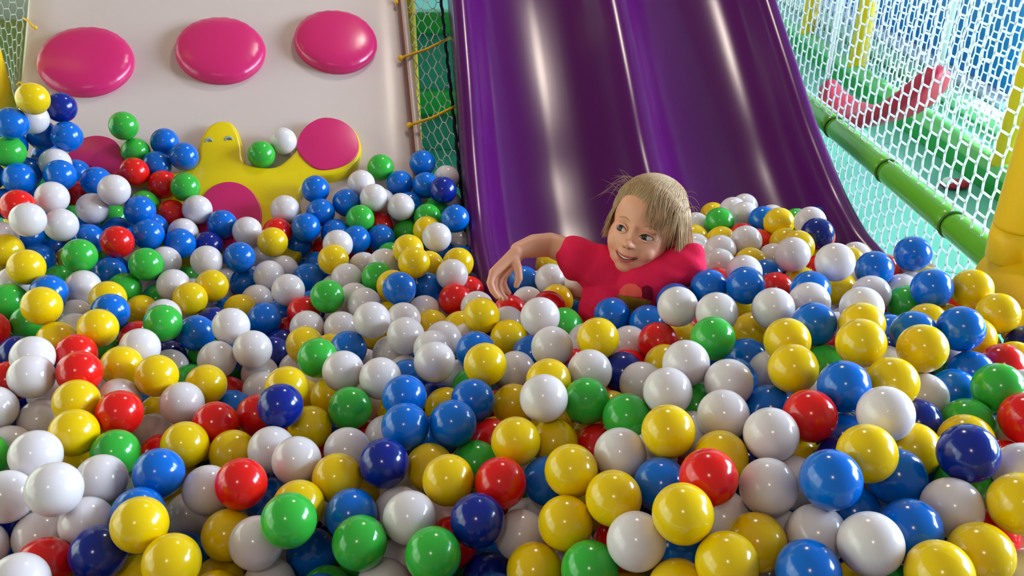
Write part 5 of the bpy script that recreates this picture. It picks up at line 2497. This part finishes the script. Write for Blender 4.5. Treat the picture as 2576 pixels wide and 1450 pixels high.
ty = atz(2440, 474, 0.0); ty.x = 1.70
toy = empty('floor_toy', ty, 'small shiny red and white object lying on the mint floor against the green border', 'toy')
rel(MB().ball(ty + Vector((0, 0, 0.018)), (0.06, 0.038, 0.018), 24, 12).build('red_body', M['seat_red'], toy), toy)
rel(MB().ball(ty + Vector((-0.035, -0.01, 0.034)), (0.02, 0.018, 0.014), 16, 10).build('white_top', M['frame'], toy), toy)

# ------------------------------------------------------------------ the little girl
HR3 = (Matrix.Rotation(math.radians(-23), 3, 'Z') @ Matrix.Rotation(math.radians(-20), 3, 'Y') @ Matrix.Rotation(math.radians(14), 3, 'X'))
CB = Matrix((RV, UV_, -FV)).transposed()
HW = CB @ HR3
HC = at(1591, 588, 1.60) - HW @ Vector((0, -0.012, 0.074))
def hd(x, y, z): return HC + HW @ Vector((x, y, z))
girl = empty('person', (0.24, 1.50, 0.0), 'small blond girl in a pink-red shirt, smiling, sitting chest-deep in balls', 'person')
b = MB()
def caps(mb, p, q, r1, r2, n=9):
    p, q = Vector(p), Vector(q)
    for i in range(n + 1):
        k = i / n; mb.ball(p.lerp(q, k), r1 * (1 - k) + r2 * k, 16, 10)
def hb(c, r, rot=None):
    Mx = HW if rot is None else HW @ rot
    b.ball(hd(*c), r, 32, 20, Mx)
hb((0, 0.022, -0.012), (0.068, 0.072, 0.084))
hb((0, -0.028, 0.018), (0.0585, 0.060, 0.056))
hb((0, -0.060, 0.024), (0.043, 0.030, 0.043))
hb((0, -0.079, 0.046), (0.019, 0.012, 0.014))
hb((0, 0.030, 0.040), (0.052, 0.040, 0.032))
for s in (-1, 1):
    hb((s * 0.030, -0.040, 0.049), (0.019, 0.017, 0.017))
    hb((s * 0.026, 0.004, 0.058), (0.018, 0.006, 0.010))
    hb((s * 0.068, -0.018, -0.010), (0.007, 0.021, 0.014), Matrix.Rotation(s * 0.35, 3, 'Y'))
hb((0, -0.014, 0.068), (0.008, 0.018, 0.008))
hb((0, -0.034, 0.078), (0.0095, 0.008, 0.010))
for s in (-1, 1): hb((s * 0.008, -0.036, 0.072), (0.006, 0.005, 0.006))
hb((0, -0.052, 0.066), (0.018, 0.008, 0.008))
hb((0, -0.066, 0.064), (0.016, 0.006, 0.007))
# neck, trunk, legs
NB = at(1618, 708, 1.67)
caps(b, hd(0, -0.055, -0.015), NB, 0.033, 0.036)
S1 = at(1458, 645, 1.68); S2 = at(1712, 668, 1.63)
caps(b, S1, NB, 0.027, 0.034); caps(b, S2, NB, 0.025, 0.034)
PEL = Vector((0.245, 1.50, 0.105))
for s in (-0.045, 0.045):
    caps(b, NB + Vector((s, 0.005, -0.05)), PEL + Vector((s, 0, 0.02)), 0.044, 0.060)
    caps(b, PEL + Vector((s, 0, 0)), Vector((0.235 + s * 2.0, 1.31, 0.085)), 0.060, 0.046)
    caps(b, Vector((0.235 + s * 2.0, 1.31, 0.085)), Vector((0.225 + s * 2.2, 1.13, 0.055)), 0.042, 0.028)
    caps(b, Vector((0.225 + s * 2.2, 1.13, 0.05)), Vector((0.222 + s * 2.4, 1.09, 0.085)), 0.026, 0.018)
# far arm, hanging down into the balls
EL2 = S2 + Vector((0.028, 0.035, -0.15)); caps(b, S2, EL2, 0.029, 0.024); WR2 = EL2 + Vector((-0.03, -0.07, -0.085)); caps(b, EL2, WR2, 0.023, 0.017); caps(b, WR2, WR2 + Vector((-0.01, -0.03, -0.03)), 0.016, 0.013)
# near arm stretched out to the left, hand drooping
EL = at(1384, 616, 1.70); WR = at(1304, 630, 1.655)
caps(b, S1, EL, 0.030, 0.0245); caps(b, EL, at(1345, 619, 1.68), 0.0245, 0.0235); caps(b, at(1345, 619, 1.68), WR, 0.0235, 0.0165)
for wx, wy, wz, kx, ky, kz in ((1296, 636, 1.640, 1242, 686, 1.618), (1298, 640, 1.650, 1250, 690, 1.634), (1300, 642, 1.660, 1259, 693, 1.650), (1302, 644, 1.668, 1268, 692, 1.664)):
    caps(b, at(wx, wy, wz), at(kx, ky, kz), 0.0125, 0.0098)
fing = [((1240, 688, 1.616), (1233, 712, 1.612), (1240, 732, 1.612), (1252, 747, 1.616)),
        ((1249, 692, 1.633), (1243, 718, 1.630), (1250, 739, 1.632), (1262, 753, 1.636)),
        ((1258, 695, 1.650), (1254, 720, 1.649), (1261, 739, 1.651), (1272, 751, 1.655)),
        ((1268, 693, 1.665), (1267, 713, 1.666), (1273, 728, 1.668), (1281, 738, 1.671))]
for i, fg in enumerate(fing):
    rr = (0.0080, 0.0076, 0.0068, 0.0058) if i < 3 else (0.0070, 0.0066, 0.0060, 0.0052)
    for k in range(3): caps(b, at(*fg[k]), at(*fg[k + 1]), rr[k], rr[k + 1], 6)
th = ((1292, 650, 1.640), (1303, 676, 1.626), (1306, 700, 1.624), (1299, 719, 1.626))
for k in range(3): caps(b, at(*th[k]), at(*th[k + 1]), (0.0115, 0.0088, 0.0078)[k], (0.0088, 0.0078, 0.0060)[k], 6)
me = D.meshes.new('body'); me.from_pydata([tuple(p) for p in b.v], [], b.f)
skin = obj('body', me, M['skin'], girl); rel(skin, girl)
remesh(skin, 0.0026, 4, 0.5)
from mathutils.bvhtree import BVHTree
bmx = bmesh.new(); bmx.from_mesh(skin.data); bvh = BVHTree.FromBMesh(bmx); bmx.free()
GL = girl.location.copy()
def face(x, y, off=0.0, ax=0.0):
    """point on the face at head coordinates x, y"""
    o = hd(x, y, 0.2) - GL; d = HW @ Vector((0, 0, -1))
    h = bvh.ray_cast(o, d)
    return h[0] + GL - d * off
def onface(pts, r, name, m, parent, off=0.0, n=8, taper=True):
    P_ = [face(x, y, off) for x, y in pts]; k = len(P_)
    rr = [r * (math.sin(math.pi * (i + 0.35) / (k - 0.3)) ** 0.6 if taper else 1) for i in range(k)]
    o = MB().tube(P_, rr, n).build(name, m, parent); return rel(o, girl)
def arc(x0, y0, x1, y1, bend, n=12):
    return [(x0 + (x1 - x0) * i / n, y0 + (y1 - y0) * i / n + bend * 4 * (i / n) * (1 - i / n)) for i in range(n + 1)]
for s in (-1, 1):
    ex, ey = s * 0.0255, -0.012
    EM = HW @ Matrix.Rotation(s * 0.30, 3, 'Y') @ Matrix.Rotation(s * 0.10, 3, 'Z')
    c = face(ex, ey, -0.0030)
    e = MB().ball(c, (0.0116, 0.0052, 0.0054), 28, 18, EM).build('eye', M['sclera'], girl); rel(e, girl)
    a_, t_ = -0.0030 - s * 0.0012, -0.0002
    ci = c + EM @ Vector((a_, t_, 0.0054 * math.sqrt(1 - (a_ / 0.0118) ** 2) - 0.0014))
    ir = MB().ball(ci, (0.0064, 0.0056, 0.0022), 24, 14, EM).build('iris', M['iris'], e); rel(ir, girl)
    pu = MB().ball(ci + EM @ Vector((0, 0, 0.0013)), (0.0030, 0.0030, 0.0013), 16, 10, EM).build('pupil', M['pupil'], e); rel(pu, girl)
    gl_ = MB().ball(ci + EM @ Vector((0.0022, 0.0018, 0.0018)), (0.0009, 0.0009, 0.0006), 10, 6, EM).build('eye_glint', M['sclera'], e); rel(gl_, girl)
    onface(arc(ex - 0.0128, ey - 0.001, ex + 0.0128, ey - 0.001, 0.0078), 0.0015, 'upper_lash', M['lash'], girl, 0.0012)
    onface(arc(ex - 0.0140, ey + 0.001, ex + 0.0140, ey + 0.001, 0.0084), 0.0030, 'eyelid', M['skin'], girl, 0.0006)
    onface(arc(ex - 0.0125, ey - 0.0025, ex + 0.0125, ey - 0.0025, -0.0044), 0.0026, 'lower_lid', M['skin'], girl, 0.0004)
    onface(arc(ex - 0.015, ey + 0.0165 , ex + 0.015, ey + 0.0165, 0.0065), 0.0014, 'eyebrow', M['brow'], girl, -0.0006)
onface(arc(-0.0235, -0.0535, 0.0235, -0.0535, -0.0085), 0.0034, 'mouth', M['mouth'], girl, -0.0008)
onface(arc(-0.0165, -0.0548, 0.0165, -0.0548, -0.0058), 0.0022, 'teeth', M['tooth'], girl, 0.0008)
onface(arc(-0.021, -0.0560, 0.021, -0.0560, -0.0105), 0.0033, 'lower_lip', M['lip'], girl, 0.0004)
onface(arc(-0.022, -0.0515, 0.022, -0.0515, -0.0065), 0.0022, 'upper_lip', M['lip'], girl, 0.0002)
for s in (-1, 1):
    n_ = MB().ball(face(s * 0.0045, -0.0405, 0.0), (0.0022, 0.0016, 0.0022), 12, 8, HW).build('nostril', M['mouth'], girl); rel(n_, girl)
# shirt
b = MB()
C1 = at(1450, 646, 1.685)
caps(b, C1, at(1500, 672, 1.69), 0.042, 0.046); caps(b, at(1500, 672, 1.69), at(1618, 722, 1.69), 0.048, 0.056)
caps(b, at(1728, 662, 1.635), at(1618, 722, 1.665), 0.038, 0.058)
caps(b, at(1440, 642, 1.69), at(1448, 674, 1.685), 0.036, 0.028); caps(b, at(1738, 650, 1.63), at(1742, 684, 1.63), 0.030, 0.026)
for s in (-0.05, 0.0, 0.05):
    caps(b, NB + Vector((s * 1.15, 0.004, -0.055)), PEL + Vector((s, 0.0, 0.05)), 0.066, 0.084, 14)
me = D.meshes.new('shirt'); me.from_pydata([tuple(p) for p in b.v], [], b.f)
shirt = obj('shirt', me, M['shirt'], girl); rel(shirt, girl)
remesh(shirt, 0.003, 6, 0.5)
bmx = bmesh.new(); bmx.from_mesh(shirt.data); sb0 = BVHTree.FromBMesh(bmx); bmx.free()
na = (hd(0, -0.055, -0.015) - NB).normalized(); nx = na.cross(UV_).normalized(); ny = na.cross(nx)
NC = NB + na * 0.020; RN = 0.047
ring = []
for k in range(48):
    a = 2 * math.pi * k / 48
    o_ = NC + (nx * math.cos(a) + ny * math.sin(a)) * RN + na * 0.08
    h_ = sb0.ray_cast(o_ - GL, -na)
    if h_[0] is not None: ring.append(h_[0].copy())
for _ in range(3): ring = [(ring[k - 1] + ring[k] * 2 + ring[(k + 1) % len(ring)]) / 4 for k in range(len(ring))]
bm = bmesh.new(); bm.from_mesh(shirt.data)
def rad_(q):
    d = q + GL - NC; return (d - na * d.dot(na)).length, d.dot(na)
kill = [v for v in bm.verts if rad_(v.co)[0] < RN - 0.001 and rad_(v.co)[1] > -0.05]
bmesh.ops.delete(bm, geom=kill, context='VERTS')
for v in bm.verts:
    q = v.co + GL
    k = noise.noise(q * 28); v.co += v.normal * (0.0028 * k + 0.0014 * math.sin(q.z * 160 + q.x * 90)) * min(1, max(0, (rad_(v.co)[0] - RN) / 0.02))
bm.to_mesh(shirt.data); bm.free(); shirt.data.shade_smooth()
MB().tube(ring + ring[:2], 0.0044, 8).build('collar', M['shirt'], shirt)
bmx = bmesh.new(); bmx.from_mesh(shirt.data); sbv = BVHTree.FromBMesh(bmx); bmx.free()
def onshirt(px, py, off):
    d = ray(px, py).normalized(); h = sbv.ray_cast(CAM - GL, d)
    p = h[0] if h[0] is not None else at(px, py, 1.6) - GL
    return p - d * off
def printp(name, pts, m, off):
    """printed motif: fine grid laid on the cloth"""
    bm = bmesh.new(); xs = [p[0] for p in pts]; ys = [p[1] for p in pts]
    V2 = [Vector(p) for p in pts]
    def inside(x, y):
        r = False; n = len(V2)
        for i in range(n):
            a, c = V2[i], V2[i - 1]
            if (a.y > y) != (c.y > y) and x < (c.x - a.x) * (y - a.y) / (c.y - a.y) + a.x: r = not r
        return r
    st = 1.5; vd = {}
    def vert(i, j):
        if (i, j) not in vd: vd[(i, j)] = bm.verts.new(onshirt(i * st, j * st, off))
        return vd[(i, j)]
    for i in range(int(min(xs) / st), int(max(xs) / st) + 1):
        for j in range(int(min(ys) / st), int(max(ys) / st) + 1):
            if inside((i + .5) * st, (j + .5) * st):
                bm.faces.new((vert(i, j), vert(i, j + 1), vert(i + 1, j + 1), vert(i + 1, j)))
    return obj(name, bm, m, shirt)
printp('print_scoop', [(1556, 742), (1560, 728), (1570, 718), (1585, 713), (1600, 716), (1612, 726), (1616, 738), (1614, 748), (1590, 746)], M['coral'], 0.0012)
printp('print_shape', [(1616, 722), (1628, 718), (1640, 724), (1644, 748), (1640, 758), (1616, 750)], M['maroon'], 0.0010)
printp('print_cone', [(1550, 742), (1590, 747), (1640, 758), (1632, 772), (1612, 782), (1590, 792), (1570, 775)], M['cone'], 0.0014)
# hair
def skull(v, off=0.0):
    c = Vector((0, 0.022, -0.012)); r = Vector((0.068, 0.072, 0.084)); d = v - c
    k = math.sqrt((d.x / r.x) ** 2 + (d.y / r.y) ** 2 + (d.z / r.z) ** 2)
    return c + d / k * (1 + off / 0.075)
bm = bmesh.new()
bmesh.ops.create_uvsphere(bm, u_segments=72, v_segments=48, radius=1.0)
for v in bm.verts:
    p0_ = skull(Vector((0, 0.022, -0.012)) + v.co, 0.0)
    lim_ = -0.055 + max(0, min(1, (p0_.z + 0.03) / 0.085)) * 0.113
    p = skull(p0_, 0.0005 + 0.008 * max(0, min(1, (p0_.y - lim_) / 0.035)) ** 0.7)
    p = p + (p - Vector((0, 0.022, -0.012))).normalized() * (0.0032 * noise.noise(Vector((p.x * 70, p.y * 22, p.z * 22))))
    v.co = p
def hairline(p):
    z = p.z
    lim = -0.055 + max(0, min(1, (z + 0.03) / 0.085)) * 0.113 + 0.004 * noise.noise(Vector((p.x * 160, 0, p.z * 160)))
    return lim
kill = [v for v in bm.verts if v.co.y < hairline(v.co) and v.co.z > -0.05]
kill += [v for v in bm.verts if v.co.z <= -0.05 and v.co.y < -0.075 and v not in kill]
bmesh.ops.delete(bm, geom=kill, context='VERTS')
for v in bm.verts: v.co = hd(*v.co)
hair = obj('hair', bm, M['hair'], girl); rel(hair, girl)
hs = hair.modifiers.new('s', 'SOLIDIFY'); hs.thickness = 0.006; hs.offset = -1; bake(hair); hair.data.shade_smooth()
def capoff(p):
    l_ = -0.055 + max(0, min(1, (p.z + 0.03) / 0.085)) * 0.113
    return 0.0005 + 0.008 * max(0, min(1, (p.y - l_) / 0.035)) ** 0.7
hr = random.Random(5)
st = MB()
down = HW.transposed() @ Vector((0, 0, -1))
def strand(pts, r0, clump=0.0):
    P_ = [hd(*p) for p in pts]
    n = len(P_); rr = [r0 * (1 - 0.75 * (i / (n - 1)) ** 2) for i in range(n)]
    st.add(*tube_data(P_, rr, 4))
def bez(a, b_, c, d, n=9):
    return [a * (1 - t) ** 3 + b_ * 3 * t * (1 - t) ** 2 + c * 3 * t * t * (1 - t) + d * t ** 3 for t in [i / n for i in range(n + 1)]]
J = lambda s: Vector((hr.gauss(0, s), hr.gauss(0, s), hr.gauss(0, s)))
# combed back over the crown
for i in range(1300):
    a = hr.uniform(-1.25, 1.25); e = hr.uniform(-0.1, 0.5)
    s0 = Vector((0.066 * math.sin(a), 0.056 - 0.03 * (math.sin(a) ** 2) + 0.05 * hr.random() ** 2 - 0.012 * hr.random() ** 3, 0.066 * math.cos(a)))
    tie = Vector((0.030 + hr.gauss(0, 0.012), 0.060 + hr.gauss(0, 0.010), -0.075))
    pts = []
    for k in range(10):
        t = k / 9; q = s0.lerp(tie, t) + Vector((0.0, 0.055 * math.sin(math.pi * t), 0))
        pts.append(skull(q, capoff(skull(q)) + 0.0011 + hr.uniform(0, 0.003) * min(1, t * 4)))
    strand(pts, 0.00062)
# fringe falling to her left side of the forehead
for i in range(260):
    k = hr.random()
    s0 = skull(Vector((0.002 + 0.058 * k, 0.085 - 0.020 * k, 0.040 - 0.02 * k)), 0.010)
    e0 = Vector((0.012 + 0.056 * k + hr.gauss(0, 0.005), 0.022 - 0.05 * k * hr.random() + hr.gauss(0, 0.012), 0.078 - 0.030 * k))
    m1 = s0 + Vector((0.002, -0.008, 0.020)); m2 = e0.lerp(s0, 0.35) + Vector((0, 0, 0.010))
    strand(bez(s0, m1, m2, e0), 0.0005)
# long lock in front of her left ear down to the shoulder
for i in range(560):
    k = hr.random()
    s0 = skull(Vector((0.060 + 0.01 * k, 0.060 - 0.03 * hr.random(), 0.032 - 0.095 * k)), 0.0095)
    L = 0.10 + 0.085 * hr.random()
    e0 = s0 + down * L + Vector((0.006, 0, 0.034)) + J(0.007)
    m1 = s0 + Vector((0.008, -0.02, 0.006)); m2 = s0 + down * L * 0.6 + Vector((0.016, 0, 0.022)) + J(0.004)
    strand(bez(s0, m1, m2, e0), 0.00055)
# hair on her right temple
for i in range(300):
    k = hr.random()
    s0 = skull(Vector((-0.030 - 0.03 * k, 0.070 - 0.02 * k, 0.045 - 0.03 * k)), 0.008)
    e0 = Vector((-0.064 + hr.gauss(0, 0.003), -0.005 - 0.045 * hr.random(), 0.030 - 0.045 * k)) + Vector((-0.004, 0, 0))
    m1 = skull(s0.lerp(e0, 0.35) + Vector((-0.02, 0, 0.0)), 0.008); m2 = skull(s0.lerp(e0, 0.7) + Vector((-0.03, 0, 0)), 0.006)
    strand(bez(s0, m1, m2, e0), 0.00055)
# fine loose hairs
for i in range(34):
    s = -1 if i < 20 else 1
    s0 = skull(Vector((s * hr.uniform(0.03, 0.06), hr.uniform(0.03, 0.08), hr.uniform(-0.02, 0.03))), 0.008)
    e0 = s0 + Vector((s * hr.uniform(0.015, 0.045), hr.uniform(-0.05, 0.02), hr.uniform(-0.01, 0.02)))
    strand(bez(s0, s0 + Vector((s * 0.015, 0.012, 0)), e0.lerp(s0, 0.4) + Vector((s * 0.006, 0.006, 0)), e0), 0.0003)
so_ = st.build('hair_strands', M['hair'], hair); rel(so_, girl)


# ------------------------------------------------------------------ light
def area(name, loc, target, sx, sy, power, col, spread=180):
    l = D.lights.new(name, 'AREA'); l.shape = 'RECTANGLE'; l.size = sx; l.size_y = sy; l.energy = power; l.color = col[:3]
    l.spread = math.radians(spread)
    o = D.objects.new(name, l); COL.objects.link(o); o.location = loc
    d = Vector(target) - Vector(loc); o.rotation_euler = d.to_track_quat('-Z', 'Y').to_euler(); return o
def fixture(x, y, z, sx, sy, power, label, col=(1.0, 0.85, 0.72)):
    e = empty('ceiling_lamp', (x, y, z), label, 'lamp', 'ceiling lamps of the play hall')
    rel(MB().box((x - sx / 2 - 0.03, y - sy / 2 - 0.03, z), (x + sx / 2 + 0.03, y + sy / 2 + 0.03, z + 0.06)).build('housing', M['metal'], e, smooth=False), e)
    area('lamp_light', (x, y, z - 0.01), (x, y, 0), sx, sy, power, col)
WORLD = ((0.90, 0.80, 0.77, 1), 0.29)
EXPO = 0.0
fixture(0.40, 3.15, 3.0, 0.22, 0.40, 23, 'warm ceiling lamp above the slide, outside the photo')
fixture(-0.35, -1.3, 3.0, 0.22, 0.40, 13, 'warm ceiling lamp behind the camera, outside the photo')
for y in (1.3, 4.1): area('window_daylight', (5.9, y, 1.9), (0.8, y * 0.5 + 1.0, 0.6), 2.2, 2.2, 640, (0.66, 0.82, 1.0))
area('window_daylight', (-4.6, 0.5, 2.2), (-0.6, 1.5, 0.4), 1.0, 1.4, 10, (0.85, 0.92, 1.0))
sl = D.lights.new('sun', 'SUN'); sl.energy = 20.0; sl.angle = math.radians(1.0); sl.color = (1.0, 0.97, 0.92)
sun = D.objects.new('sun', sl); COL.objects.link(sun); sun.location = (7, 2, 4)
sun.rotation_euler = Vector((-0.84, 0.16, -0.52)).to_track_quat('-Z', 'Y').to_euler()

w = D.worlds.new('hall_daylight'); SC.world = w; w.use_nodes = True
bg = w.node_tree.nodes['Background']; bg.inputs[0].default_value = WORLD[0]; bg.inputs[1].default_value = WORLD[1]
SC.view_settings.view_transform = 'Standard'; SC.view_settings.look = 'None'
SC.view_settings.gamma = 1.0; SC.view_settings.use_curve_mapping = False
SC.view_settings.exposure = EXPO
